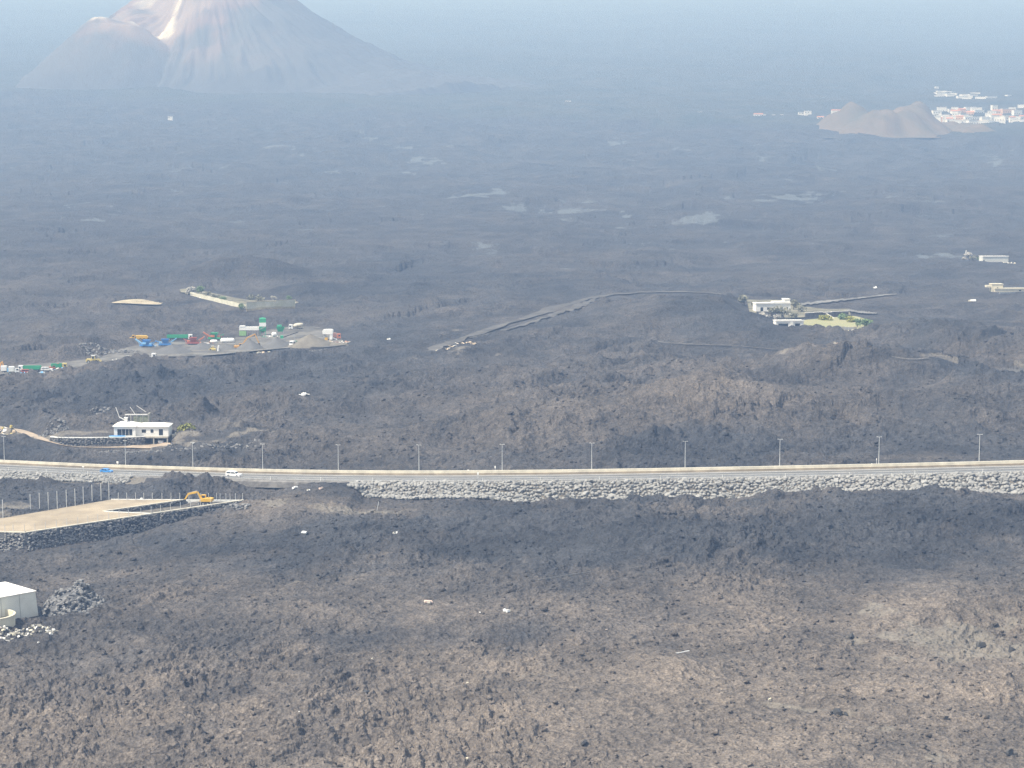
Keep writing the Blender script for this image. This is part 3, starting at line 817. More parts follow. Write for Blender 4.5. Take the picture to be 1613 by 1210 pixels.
# signs on poles
def road_sign(px, u, h, w, hh, label):
    p, d, n = on_road(px, u)
    t = thing('road_sign', label, 'road sign', (p.x, p.y, p.z - 0.3), math.atan2(d.y, d.x))
    MB().lathe([(0.07, 0), (0.07, h)], 8).build('pole', M_post, t)
    MB().box(0.0, -0.1, h - hh / 2, w, 0.06, hh).build('sign_plate', M_white, t)
    MB().box(0, -0.055, h - hh / 2, w * 0.7, 0.03, 0.08).build('bracket', M_galv, t)
road_sign(185.5, 7.8, 2.7, 0.7, 0.7, 'small square white sign on a pole behind the wall beside a lamp')
road_sign(131.5, -6.0, 3.0, 0.8, 0.35, 'narrow white sign on a pole at the near edge by the blue car')
road_sign(753, -6.0, 3.2, 0.5, 0.8, 'tall narrow white sign at the near road edge above the boulders')
road_sign(780, 7.8, 2.9, 0.35, 0.7, 'slim grey sign on a pole behind the wall next to a lamp')
road_sign(1373, 7.8, 1.7, 0.3, 0.4, 'short grey marker sign behind the wall near the rising road end')
road_sign(1380.5, 7.8, 3.2, 0.25, 0.5, 'thin grey sign pole close beside a street lamp behind the wall')
# ------------------------------------------------------------------ boulders of the embankment
def rock_mat(name, a, b_, bump=0.06):
    m = bpy.data.materials.new(name); m.use_nodes = True
    nt = m.node_tree; B = nt.nodes['Principled BSDF']; B.inputs['Roughness'].default_value = 0.9
    oi = nt.nodes.new('ShaderNodeObjectInfo'); tc = nt.nodes.new('ShaderNodeTexCoord')
    nz = nt.nodes.new('ShaderNodeTexNoise'); nz.inputs['Scale'].default_value = 1.6; nz.inputs['Detail'].default_value = 5
    nt.links.new(tc.outputs['Object'], nz.inputs['Vector'])
    ad = nt.nodes.new('ShaderNodeMath'); ad.operation = 'MULTIPLY_ADD'; ad.inputs[1].default_value = 0.6; 
    sb = nt.nodes.new('ShaderNodeMath'); sb.operation = 'MULTIPLY'; sb.inputs[1].default_value = 0.55
    nt.links.new(oi.outputs['Random'], sb.inputs[0]); nt.links.new(nz.outputs[0], ad.inputs[0]); nt.links.new(sb.outputs[0], ad.inputs[2])
    mx = nt.nodes.new('ShaderNodeMix'); mx.data_type = 'RGBA'; mx.inputs['A'].default_value = (*a, 1); mx.inputs['B'].default_value = (*b_, 1)
    nt.links.new(ad.outputs[0], mx.inputs['Factor']); nt.links.new(mx.outputs['Result'], B.inputs['Base Color'])
    n2 = nt.nodes.new('ShaderNodeTexNoise'); n2.inputs['Scale'].default_value = 4; nt.links.new(tc.outputs['Object'], n2.inputs['Vector'])
    bp = nt.nodes.new('ShaderNodeBump'); bp.inputs['Distance'].default_value = bump; nt.links.new(n2.outputs[0], bp.inputs['Height']); nt.links.new(bp.outputs[0], B.inputs['Normal'])
    return m
M_bould = rock_mat('pale_boulder', (0.13, 0.13, 0.128), (0.33, 0.325, 0.31))
M_boulb = rock_mat('basalt_boulder', (0.07, 0.072, 0.078), (0.23, 0.225, 0.22))
M_lavab = rock_mat('lava_block', (0.022, 0.023, 0.026), (0.07, 0.068, 0.066))
BOUL = [rock_mesh('boulder', 100 + i, M_bould, 0.8, 2) for i in range(6)]
BOULB = [rock_mesh('basalt_boulder', 200 + i, M_boulb, 0.85, 2) for i in range(6)]
LAVB = [rock_mesh('lava_block', 400 + i, M_lavab, 0.9, 2) for i in range(4)]
SMALL = [rock_mesh('stone', 300 + i, None, 0.8, 1) for i in range(8)]
def rocks_joined(name, items, m, parent=None):
    """many small rocks as one mesh: (x, y, z, size, sz)"""
    Vs = []; Fs = []; o = 0
    base = [(np.array([v.co[:] for v in me.vertices]), np.array([p.vertices[:] for p in me.polygons])) for me in SMALL]
    for (x, y, z, sx, sz) in items:
        v, f = base[random.randrange(len(base))]
        e = np.array(Euler((random.uniform(-.6, .6), random.uniform(-.6, .6), random.uniform(0, 6.28))).to_matrix())
        w = (v @ e.T) * np.array([sx, sx * random.uniform(.7, 1.1), sz]) + np.array([x, y, z])
        Vs.append(w); Fs.append(f + o); o += len(v)
    ob = np_mesh(name, np.concatenate(Vs), np.concatenate(Fs), m, smooth=False)
    if parent: rel(ob, parent)
    return ob
def riprap(label, px0, px1, umax, meshes, size, seed):
    r = random.Random(seed)
    p0, d0, n0 = on_road((px0 + px1) / 2, -RHALF - 3)
    t = thing('rock_embankment', label, 'embankment', p0)
    a = on_road(px0, -RHALF)[0].x; b = on_road(px1, -RHALF)[0].x
    spots = []
    row = 0; u = -RHALF - 1.9
    while u > -umax:
        x = a + (row % 2) * size * 0.45
        while x < b:
            c, d, n = road_frame(x); q = c + n * (u + r.uniform(-.25, .25))
            s = size * r.uniform(0.7, 1.3)
            if gtop(q.x, q.y) < float(roadZ(x)) - 0.12:
                spots.append((q.x, q.y, gz(q.x, q.y), s, u))
            x += size * r.uniform(0.6, 0.85)
        u -= size * 0.5; row += 1
    vis = [s for s in spots if s[0] / s[1] < 0.268 and s[0] / s[1] > -0.268]
    vis.sort(key=lambda s: -s[3])
    big = vis[:298]; bigset = set(big)
    for k, (x, y, z, s, u) in enumerate(big):
        o = child('boulder', meshes[k % len(meshes)], t, Vector((x, y, z + s * 0.16)) - Vector(t.location), (r.uniform(-.4, .4), r.uniform(-.4, .4), r.uniform(0, 6.28)), (s * 1.22, s * 1.05, s * r.uniform(.8, 1.1)))
    rest = [s for s in spots if s not in bigset]
    if rest:
        tag(rocks_joined('small_boulders', [(x, y, z + s * .1, s * 1.1, s) for (x, y, z, s, u) in rest], meshes[0].materials[0], t), kind='stuff')
riprap('long slope of pale grey boulders below the near road edge', 572, 1800, RHALF + 8.6, BOUL, 1.4, 1)
riprap('short strip of pale boulders below the road near the walled plot', -40, 224, RHALF + 5.0, BOUL, 1.3, 2)
# ------------------------------------------------------------------ paints
P_yel = mat('yellow_paint', (0.72, 0.43, 0.04), 0.5, 0.1, 0.6)
P_org = mat('amber_paint', (0.66, 0.36, 0.07), 0.5, 0.12, 0.6)
P_pyel = mat('faded_yellow_paint', (0.62, 0.50, 0.16), 0.6, 0.12, 0.6)
P_blue = mat('blue_paint', (0.05, 0.24, 0.62), 0.5, 0.1, 0.6)
P_lblue = mat('light_blue_paint', (0.22, 0.47, 0.75), 0.5, 0.1, 0.6)
P_carb = mat('car_blue_paint', (0.05, 0.25, 0.62), 0.25, 0.03, 0.6)
P_green = mat('green_paint', (0.03, 0.36, 0.17), 0.5, 0.1, 0.6)
P_lgreen = mat('pale_green_paint', (0.28, 0.48, 0.20), 0.5, 0.1, 0.6)
P_red = mat('red_paint', (0.42, 0.10, 0.07), 0.55, 0.15, 0.6)
P_orr = mat('orange_red_paint', (0.62, 0.20, 0.09), 0.55, 0.15, 0.6)
P_white = mat('white_lacquer', (0.80, 0.80, 0.79), 0.4, 0.04, 0.6)
P_grey = mat('grey_paint', (0.36, 0.37, 0.38), 0.5, 0.1, 0.6)
M_dark = mat('dark_steel', (0.035, 0.036, 0.04), 0.6, 0.15, 1.0)
M_rub = mat('tyre_rubber', (0.02, 0.02, 0.021), 0.85, 0.1, 1.0)
M_glass = mat('dark_glass', (0.03, 0.04, 0.05), 0.08, 0.05, 0.5)
M_plas = mat('white_plaster', (0.82, 0.80, 0.76), 0.85, 0.07, 0.25)
M_cream = mat('cream_plaster', (0.62, 0.57, 0.44), 0.85, 0.1, 0.3)
M_stone = mat('dark_stone_wall', (0.085, 0.088, 0.095), 0.9, 0.3, 0.7, 0.08, 2.0)
M_room = mat('room_shade', (0.10, 0.10, 0.11), 0.9, 0.1, 0.5)
M_tile = mat('terracotta', (0.50, 0.22, 0.12), 0.85, 0.12, 0.5)
M_wood = mat('pale_timber', (0.62, 0.50, 0.36), 0.85, 0.2, 0.6)
M_conc2 = mat('weathered_concrete', (0.38, 0.36, 0.31), 0.9, 0.22, 0.35)
M_pile = mat('crushed_gravel', (0.115, 0.115, 0.116), 0.95, 0.1, 0.4, 0.15, 2.0)
M_pile2 = mat('pale_gravel', (0.165, 0.15, 0.125), 0.95, 0.15, 0.4, 0.15, 2.0)
def wheel(parent, x, y, z, r, w):
    t = MB().lathe([(r * 0.55, -w / 2), (r * 0.95, -w / 2), (r, -w * .3), (r, w * .3), (r * 0.95, w / 2), (r * 0.55, w / 2)], 14, (0, 0, 0), 'y').build('wheel', M_rub, parent, loc=(x, y, z))
    MB().lathe([(r * 0.5, -w / 2 - 0.01), (r * 0.5, w / 2 + 0.01)], 10, (0, 0, 0), 'y').build('rim', P_grey, t)
    return t
# ------------------------------------------------------------------ vehicles and machines (x forward, z up)
def car(name, label, cat, loc, rz, paint, kind):
    t = thing(name, label, cat, loc, rz)
    if kind == 'hatch':
        out = [(-2.05, .35), (2.05, .35), (2.12, .72), (1.95, .88), (1.05, 1.02), (.35, 1.46), (-1.25, 1.5), (-1.95, 1.05), (-2.1, .8)]
        cab = [(-1.62, 1.02), (.98, 1.02), (.33, 1.40), (-1.2, 1.44)]; w = 0.88
    else:
        out = [(-2.55, .45), (2.5, .45), (2.58, .95), (2.35, 1.12), (1.2, 1.2), (.65, 1.78), (-1.0, 1.85), (-2.45, 1.80), (-2.6, 1.0)]
        cab = [(-2.25, 1.25), (1.12, 1.25), (.62, 1.70), (-2.2, 1.72)]; w = 0.95
    MB().side(out, -w, w).build('body', paint, t)
    xs = [cab[0][0], (cab[0][0] + cab[1][0]) / 2, cab[1][0]]; xt = [cab[3][0], (cab[3][0] + cab[2][0]) / 2, cab[2][0]]
    for k in range(2):
        q = [(xs[k] + .08, cab[0][1]), (xs[k + 1] - .08, cab[0][1]), (xt[k + 1] - .08, cab[2][1]), (xt[k] + .08, cab[2][1])]
        for sy in (-1, 1): MB().side(q, sy * (w - .01), sy * (w + .015)).build('side_window', M_glass, t)
    a, b_ = cab[1], cab[2]
    MB().add([(a[0] + .10, -w * .85, a[1]), (a[0] + .10, w * .85, a[1]), (b_[0] + .10, w * .8, b_[1]), (b_[0] + .10, -w * .8, b_[1])], [(0, 1, 2, 3)]).build('windscreen', M_glass, t)
    wb = 1.3 if kind == 'hatch' else 1.55; r = .33 if kind == 'hatch' else .40
    for sx in (-1, 1):
        for sy in (-1, 1): wheel(t, sx * wb, sy * (w - .08), r, r, .22)
    for sy in (-1, 1):
        MB().box(out[2][0] - .02, sy * (w - .25), .75 if kind == 'hatch' else .95, .08, .3, .14).build('headlight', P_white, t)
        MB().box(out[-1][0] + .02, sy * (w - .2), .85 if kind == 'hatch' else 1.1, .08, .2, .2).build('tail_light', P_red, t)
    return t
def truck(label, loc, rz, cabp, bodyp, body='tipper', L=8.0, group=None, cabh=2.9):
    t = thing('lorry', label, 'lorry', loc, rz, group)
    MB().b(-L / 2, -.5, .75, L / 2 - .3, .5, 1.05).build('chassis', M_dark, t)
    c = L / 2
    cb = MB().side([(c - 2.1, .6), (c, .6), (c + .05, 1.5), (c - .1, cabh), (c - 2.0, cabh), (c - 2.1, 1.4)], -1.2, 1.2).build('cab', cabp, t)
    MB().b(c - .02, -1.05, 1.65, c + .06, 1.05, 2.45).build('windscreen', M_glass, cb)
    for sy in (-1, 1): MB().b(c - 1.2, sy * 1.19, 1.6, c - .3, sy * 1.225, 2.4).build('side_window', M_glass, cb)
    MB().b(c + .0, -1.2, .45, c + .14, 1.2, .85).build('bumper', P_grey, cb)
    x0, x1 = -L / 2 - .3, c - 2.3
    if body == 'tipper':
        m = MB().side([(x0, 1.15), (x1, 1.15), (x1 + .1, 2.75), (x0 - .3, 2.75)], -1.22, -1.12).side([(x0, 1.15), (x1, 1.15), (x1 + .1, 2.75), (x0 - .3, 2.75)], 1.12, 1.22)
        m.b(x0, -1.12, 1.12, x1, 1.12, 1.25); m.b(x1 - .02, -1.12, 1.25, x1 + .09, 1.12, 2.75); m.b(x0 - .15, -1.12, 1.25, x0, 1.12, 2.6)
        bd = m.build('tipper_body', bodyp, t)
        r_ = MB(); n = max(3, int((x1 - x0) / 1.1))
        for i in range(n):
            x = x0 + .2 + (x1 - x0 - .4) * i / (n - 1)
            for sy in (-1, 1): r_.b(x - .06, sy * 1.22, 1.2, x + .06, sy * 1.29, 2.7)
        tag(r_.build('ribs', bodyp, bd), kind='stuff')
    elif body == 'flat':
        MB().b(x0, -1.2, 1.08, x1, 1.2, 1.28).build('flat_bed', bodyp, t)
        MB().b(x1 - .1, -1.15, 1.28, x1, 1.15, 2.1).build('headboard', P_grey, t)
        MB().b(x0 + .4, -.8, 1.28, x0 + 2.0, .6, 1.75).build('load_crate', P_grey, t)
        MB().b(x0 + 2.6, -.7, 1.28, x0 + 3.9, .7, 1.6).build('load_crate', M_conc2, t)
    elif body == 'mixer':
        d = MB().lathe([(.35, -3.2), (.75, -2.9), (1.15, -1.2), (1.25, 0), (1.05, 1.5), (.5, 2.3)], 16, (0, 0, 0), 'x').build('drum', M_conc, t, smooth=True, loc=(x0 + 3.2, 0, 2.4)); d.rotation_euler = (0, math.radians(11), 0)
        MB().lathe([(1.27, -.25), (1.27, .15)], 16, (0, 0, 0), 'x').build('drum_band', P_grey, d)
        MB().side([(x0 - .2, 1.1), (x0 + .2, 1.1), (x0 + .5, 3.4), (x0, 3.3)], -.5, .5).build('chute', P_grey, t)
    elif body == 'box':
        MB().b(x0, -1.22, 1.1, x1, 1.22, 3.3).build('box_body', bodyp, t)
        MB().b(x0 - .03, -1.1, 1.2, x0, 1.1, 3.2).build('rear_door', P_grey, t)
    for x in (c - 1.1, -L / 2 + .9, -L / 2 + 2.1):
        for sy in (-1, 1): wheel(t, x, sy * 1.02, .5, .5, .36)
    for sy in (-1, 1): MB().b(c + .02, sy * .95 - .15, .95, c + .1, sy * .95 + .15, 1.15).build('headlight', P_white, cb)
    return t
def excavator(label, loc, rz, paint, boom_pts, stick_pts, sc=1.0):
    t = thing('excavator', label, 'excavator', loc, rz); t.scale = (sc, sc, sc)
    for sy in (-1, 1):
        tr = MB().side([(-1.9, .25), (-1.6, 0), (1.6, 0), (1.9, .25), (1.9, .55), (1.6, .82), (-1.6, .82), (-1.9, .55)], sy * 1.3 - .28, sy * 1.3 + .28).build('track', M_dark, t)
        for x in (-1.5, 0, 1.5): MB().lathe([(.28, -.31), (.28, .31)], 10, (x, sy * 1.3, .4), 'y').build('roller', P_grey, tr)
    MB().lathe([(.8, .7), (.8, 1.05)], 14).build('turntable', M_dark, t)
    up = MB().side([(-2.6, 1.1), (1.2, 1.05), (1.2, 1.7), (.2, 2.0), (-1.2, 2.15), (-2.7, 2.05)], -1.3, 1.3).build('upper_body', paint, t)
    MB().b(-2.78, -1.25, 1.15, -2.58, 1.25, 1.95).build('counterweight', paint, up)
    MB().b(-1.7, .2, 2.1, -1.5, .45, 2.6).build('exhaust', M_dark, up)
    cb = MB().side([(-.35, 1.7), (1.35, 1.1), (1.45, 1.9), (1.15, 2.95), (-.3, 3.0)], -1.25, -.25).build('cab', paint, t)
    MB().b(-.15, -1.275, 1.95, .95, -1.255, 2.8).build('side_window', M_glass, cb)
    MB().b(-.15, -.245, 1.95, .95, -.225, 2.8).build('side_window', M_glass, cb)
    MB().add([(1.40, -1.15, 1.5), (1.40, -.35, 1.5), (1.18, -.35, 2.85), (1.18, -1.15, 2.85)], [(0, 1, 2, 3)]).build('windscreen', M_glass, cb)
    bm_ = MB().bar([(p[0], .3, p[1]) for p in boom_pts], .42, .62).build('boom', paint, t)
    MB().tube((1.2, .55, 1.5), (boom_pts[1][0], .55, boom_pts[1][1] - .2), .10).build('boom_ram', P_grey, bm_)
    sk = MB().bar([(p[0], .3, p[1]) for p in stick_pts], .34, .45).build('stick', paint, t)
    a = Vector((boom_pts[-2][0], .3, boom_pts[-2][1] + .35)); MB().tube(a, (stick_pts[0][0], .3, stick_pts[0][1] + .1), .08).build('stick_ram', P_grey, sk)
    ex, ez = stick_pts[-1]
    MB().side([(ex + .3, ez + .2), (ex + .5, ez - .6), (ex - .1, ez - 1.15), (ex - .95, ez - .95), (ex - .85, ez - .75), (ex - .25, ez - .55), (ex - .3, ez + .15)], -.35, .95).build('bucket', M_dark, t)
    return t
def loader(label, loc, rz, paint, sc=1.0, name='wheel_loader', cat='loader'):
    t = thing(name, label, cat, loc, rz); t.scale = (sc,) * 3
    MB().side([(-3.2, .8), (-.4, .8), (-.4, 1.9), (-2.9, 2.0), (-3.3, 1.6)], -1.0, 1.0).build('engine_body', paint, t)
    MB().b(-.4, -.6, .7, 1.8, .6, 1.5).build('front_frame', paint, t)
    cb = MB().side([(-.9, 1.8), (.4, 1.5), (.55, 2.2), (.3, 3.2), (-.8, 3.25)], -.75, .75).build('cab', paint, t)
    for sy in (-1, 1): MB().b(-.65, sy * .755, 2.1, .2, sy * .775, 3.05).build('side_window', M_glass, cb)
    MB().b(-1.0, -.85, 3.25, .5, .85, 3.37).build('roof', P_white, cb)
    MB().bar([(.6, -.7, 1.7), (2.0, -.7, 1.9), (3.0, -.7, .8)], .2, .3).bar([(.6, .7, 1.7), (2.0, .7, 1.9), (3.0, .7, .8)], .2, .3).build('lift_arm', paint, t)
    MB().side([(2.9, 1.3), (2.8, .5), (3.1, .12), (4.2, .1), (4.1, .2), (3.3, .35), (3.1, 1.35)], -1.35, 1.35).build('bucket', paint, t)
    for x in (-2.1, 1.2):
        for sy in (-1, 1): wheel(t, x, sy * 1.1, .75, .75, .55)
    return t
def dumper(label, loc, rz, paint):
    t = thing('dump_truck', label, 'dump truck', loc, rz)
    MB().b(-4.2, -.6, .9, 4.0, .6, 1.3).build('chassis', M_dark, t)
    MB().side([(-4.8, 1.6), (-3.9, 1.3), (.9, 1.4), (1.4, 3.0), (-4.2, 2.9), (-5.0, 2.3)], -1.4, 1.4).build('skip', paint, t)
    cb = MB().side([(1.7, 1.3), (4.6, 1.2), (4.5, 1.9), (3.3, 2.2), (3.0, 3.2), (1.9, 3.25)], -1.1, 1.1).build('cab', paint, t)
    for sy in (-1, 1): MB().b(2.05, sy * 1.1, 2.2, 2.9, sy * 1.125, 3.05).build('side_window', M_glass, cb)
    for x in (-3.0, -1.2, 3.0):
        for sy in (-1, 1): wheel(t, x, sy * 1.2, .85, .85, .6)
    return t
def crusher(label, loc, rz, paint, paint2, tilt=1):
    t = thing('crushing_plant', label, 'crushing plant', loc, rz)
    for sy in (-1, 1): MB().side([(-2.4, .3), (-2.1, 0), (2.1, 0), (2.4, .3), (2.1, .75), (-2.1, .75)], sy * 1.1 - .22, sy * 1.1 + .22).build('track', M_dark, t)
    MB().side([(-3.2, .8), (3.4, .8), (3.0, 1.7), (-3.0, 1.7)], -1.1, 1.1).build('frame', paint, t)
    MB().add([(-1.9, -1.6, 3.9), (2.0, -1.6, 3.9), (2.0, 1.6, 3.9), (-1.9, 1.6, 3.9), (-.9, -.7, 1.7), (1.0, -.7, 1.7), (1.0, .7, 1.7), (-.9, .7, 1.7)], [(0, 1, 5, 4), (1, 2, 6, 5), (2, 3, 7, 6), (3, 0, 4, 7), (4, 5, 6, 7)]).build('hopper', paint, t)
    c1 = MB().bar([(1.2, 0, 1.4), (5.8, 0, 4.3)], 1.0, .35).build('conveyor', paint2, t)
    MB().bar([(1.4, .55, 1.0), (5.5, .55, 3.7)], .1, .12).bar([(1.4, -.55, 1.0), (5.5, -.55, 3.7)], .1, .12).bar([(4.4, .5, 3.2), (3.4, .5, .9)], .12, .12).bar([(4.4, -.5, 3.2), (3.4, -.5, .9)], .12, .12).build('truss', paint2, c1)
    c2 = MB().bar([(-1.5, 0, 1.6), (-4.8, 0, 3.2)], 1.0, .3).build('conveyor', paint, t)
    MB().bar([(-4.0, .4, 2.7), (-3.3, .4, .6)], .12, .12).bar([(-4.0, -.4, 2.7), (-3.3, -.4, .6)], .12, .12).build('truss', paint2, c2)
    MB().b(-.2, 1.05, 1.8, 1.8, 1.6, 2.8).build('engine_box', paint2, t)
    MB().b(-2.9, -1.05, 1.7, -1.6, 1.0, 2.5).build('engine_box', paint2, t)
    return t
def pile(label, px, py, r, h, m, seed, ex=1.0):
    h *= 0.9; p = G(px, py); rr = random.Random(seed); n = 26; rings = 7; V = []; F = []
    for k in range(rings):
        f = k / (rings - 1)
        for i in range(n):
            a = 2 * math.pi * i / n
            w = 1 + .10 * math.sin(a * 2 + seed) + .06 * math.sin(a * 5 + seed * 2) + rr.uniform(-.02, .02)
            V.append((math.cos(a) * r * f * w * ex, math.sin(a) * r * f * w, h * (1 - f)**0.95 * (1 + rr.uniform(-.04, .04)) - (0.5 if k == rings - 1 else 0)))
    for k in range(rings - 1):
        for i in range(n): F.append((k * n + i, k * n + (i + 1) % n, (k + 1) * n + (i + 1) % n, (k + 1) * n + i))
    o = MB().add(V, F).build('gravel_heap', m, None, smooth=True, loc=(p.x, p.y, p.z))
    tag(o, label, 'gravel heap')
def tank(label, px, py, L, r, m, rz=0.0):
    p = G(px, py)
    t = thing('tank', label, 'tank', (p.x, p.y, p.z), rz)
    MB().lathe([(r * .45, -L / 2), (r * .85, -L / 2 + r * .25), (r, -L / 2 + r * .6), (r, L / 2 - r * .6), (r * .85, L / 2 - r * .25), (r * .45, L / 2)], 18, (0, 0, r + .25), 'x').build('shell', m, t, smooth=True)
    for x in (-L / 4, L / 4): MB().b(x - .2, -r * .8, 0, x + .2, r * .8, r * .6).build('saddle', P_grey, t)
    MB().lathe([(.3, 0), (.3, .35)], 10, (0, 0, 2 * r + .15)).build('hatch', P_grey, t)
# --- vehicles on the road
p, d, n = on_road(168, -2.2); car('car', 'bright blue hatchback driving on the road', 'car', p, math.atan2(d.y, d.x), P_carb, 'hatch')
p, d, n = on_road(368.5, -1.9); car('car', 'white four wheel drive car on the road', 'car', p, math.atan2(d.y, d.x), P_white, 'suv')
# --- the excavator in the walled plot
p = PZ(322, 794.6, ZP - .45)
excavator('yellow excavator with lowered boom standing inside the walled plot', (p.x, p.y, p.z), math.pi - 0.12, P_yel, [(.6, 1.6), (2.2, 4.0), (5.2, 3.3)], [(5.0, 3.5), (6.3, 1.4)], 0.98)
# --- the machine yard
def ypos(px, py): 
    q = G(px, py); return (q.x, q.y, q.z + .12)
dumper('yellow dump truck parked behind the blue crushing plants', ypos(218, 538), math.pi + .1, P_yel)
crusher('bright blue crushing plant beside the yellow dump truck', ypos(231, 548), math.pi - .15, P_blue, P_lblue)
crusher('blue crushing plant with light blue conveyor behind a gravel heap', ypos(260, 546.5), .1, P_blue, P_lblue)
truck('long green tipper lorry with a white cab behind the blue crushing plants', ypos(284, 536), .04, P_white, P_green, 'tipper', 12.6)
crusher('rust red screening plant with orange conveyor between gravel heaps', ypos(304, 544), .12, P_red, P_orr)
crusher('small green screening plant behind the white tanks', ypos(338, 536.5), math.pi, P_green, P_orr)
tank('short white tank lying beside a longer white tank', 337, 541.5, 3.6, .9, P_white)
tank('long white cylindrical tank lying in the yard', 358.5, 541, 7.0, 1.25, P_white, .06)
excavator('amber excavator with high arched boom in front of a gravel heap', ypos(378, 551), 0.05, P_org, [(.6, 1.7), (3.6, 5.8), (7.6, 7.6)], [(7.4, 7.8), (9.4, 3.0)], 1.0)
loader('small yellow loader before the gravel heaps next to a tall pale slab', ypos(335, 554), math.pi / 2 + .5, P_pyel, .8)
t = thing('leaning_slab', 'tall pale concrete slab propped up next to the small yellow loader', 'slab', ypos(344, 555.5), .3)
MB().box(0, 0, 1.7, .5, 1.6, 3.6, ry=.12).build('slab', P_white, t); MB().bar([(.2, 0, 2.8), (1.3, 0, 0)], .15, .15).build('prop', M_dark, t)
for a in (('wide grey gravel heap before the blue crushing plants', 272, 556.5, 9.5, 5.0, M_pile, 1, 1.15), ('grey gravel heap under the red screening plant', 319, 551, 7.0, 4.2, M_pile, 2), ('low grey gravel heap below the long white tank', 356, 551.5, 7.5, 3.6, M_pile, 3), ('large grey gravel heap behind the amber excavator', 394, 551.5, 9.0, 6.0, M_pile, 4), ('grey gravel heap below the green and white silo', 437, 549, 10.0, 6.2, M_pile, 5, 1.1), ('broad pale gravel heap at the right end of the yard', 489, 545, 11.0, 6.4, M_pile2, 6, 1.2), ('low pale gravel heap beside the white mixer', 516, 544, 8.0, 2.4, M_pile2, 7, 1.3)):
    pile(*a)
q = ypos(414, 528)
t = thing('silo', 'tall green silo with a white band standing over the yard', 'silo', q, .1)
for sx in (-1, 1):
    for sy in (-1, 1): MB().b(sx * 1.4 - .12, sy * 1.4 - .12, 0, sx * 1.4 + .12, sy * 1.4 + .12, 2.4).build('leg', P_green, t)
sb = MB().b(-1.7, -1.7, 2.2, 1.7, 1.7, 4.6).build('silo_body', P_green, t); MB().b(-1.74, -1.74, 4.6, 1.74, 1.74, 6.6).build('band', P_white, sb); MB().b(-1.7, -1.7, 6.6, 1.7, 1.7, 8.7).build('upper_section', P_green, sb)
MB().lathe([(.3, 1.2), (1.4, 2.25)], 10).build('outlet', P_green, t); MB().add([(-1.75, -1.75, 8.7), (1.75, -1.75, 8.7), (1.75, 1.75, 8.7), (-1.75, 1.75, 8.7), (0, 0, 9.2)], [(0, 1, 4), (1, 2, 4), (2, 3, 4), (3, 0, 4), (3, 2, 1, 0)]).build('cap', P_green, sb)
t = thing('mixing_plant', 'low white mixing plant with a green base left of the silo', 'plant', ypos(393, 529), .03)
MB().b(-5.2, -1.3, 2.9, 5.0, 1.3, 4.6).build('housing', P_white, t); MB().b(-5.2, -1.2, 0, -1.6, 1.2, 2.6).build('base', P_lgreen, t); MB().b(-5.0, -1.4, 4.6, -2.2, 1.4, 5.2).build('roof_box', P_white, t)
for x in (-1.0, 1.6, 4.4): MB().b(x - .12, -1.1, 0, x + .12, 1.1, 2.9).build('leg', P_grey, t)
MB().bar([(5.0, 0, 3.0), (8.2, 0, 4.6)], .8, .4).build('conveyor', P_grey, t)
t = thing('hopper', 'green feed hopper with stepped sides right of the silo', 'hopper', ypos(442, 527), 0)
MB().add([(-2.2, -1.3, 3.9), (2.2, -1.3, 3.9), (2.2, 1.3, 3.9), (-2.2, 1.3, 3.9), (-1.2, -.6, 1.4), (1.2, -.6, 1.4), (1.2, .6, 1.4), (-1.2, .6, 1.4)], [(0, 1, 5, 4), (1, 2, 6, 5), (2, 3, 7, 6), (3, 0, 4, 7), (4, 5, 6, 7)]).build('bin', P_green, t)
MB().b(-1.6, -1.3, 3.9, .6, 1.3, 4.9).build('extension', P_green, t)
for sx in (-1, 1): MB().b(sx * 1.6 - .1, -1, 0, sx * 1.6 + .1, 1, 2.5).build('leg', P_grey, t)
tank('white round tank before the green feed hopper', 432, 531, 2.6, 1.15, P_white, .4)
truck('white concrete mixer lorry at the back of the yard', ypos(466, 520), math.pi + .05, P_white, P_grey, 'mixer', 7.4)
truck('green tipper lorry with a white cab facing out of the yard', ypos(466, 546), -2.2, P_white, P_green, 'tipper', 6.6)
t = thing('conveyor', 'dark inclined conveyor behind the lorry in the yard', 'conveyor', ypos(457, 537), .1)
MB().bar([(-4.6, 0, 1.4), (4.2, 0, 4.4)], 1.0, .4).build('belt', M_dark, t); MB().bar([(-2, .4, 2.2), (-2.6, .4, 0)], .15, .15).bar([(2, .4, 3.5), (2.6, .4, 0)], .15, .15).bar([(2, -.4, 3.5), (2.6, -.4, 0)], .15, .15).build('stand', P_grey, t); MB().b(-5, -.9, 1.2, -3.4, .9, 2.6).build('feed_box', P_green, t)
t = thing('batching_plant', 'tall white batching plant with a hollow frame at the yard end', 'plant', ypos(517, 537), -.05)
MB().side([(-2.6, 3.4), (2.4, 3.4), (2.6, 5.4), (1.9, 5.9), (-2.2, 5.8), (-2.8, 5.0)], -1.3, 1.3).build('housing', P_white, t)
MB().side([(.8, .6), (2.2, .6), (2.4, 3.4), (1.0, 3.4)], -1.1, 1.1).build('column', P_white, t); MB().side([(-2.4, 1.8), (-1.4, 2.0), (-1.2, 3.4), (-2.5, 3.4)], -1, 1).build('hood', P_grey, t); MB().b(-1.6, -1, 0, -.2, .8, 1.6).build('drive_box', P_yel, t); MB().bar([(2, 0, 1.6), (4.6, 0, .6)], .8, .5).build('chute', P_white, t)
truck('small red box lorry at the yard end by the batching plant', ypos(529, 535), .1, P_orr, mat('faded_red', (0.38, 0.2, 0.17), .7, .15), 'box', 5.0)
t = tag(MB().box(0, 0, .7, 7.5, 1.2, 1.4, rz=.05).box(-1, 0, 1.5, 3, 1.0, .5).build('concrete_blocks', P_white, None, loc=ypos(481, 546)), 'row of white concrete blocks at the front edge of the yard', 'blocks')
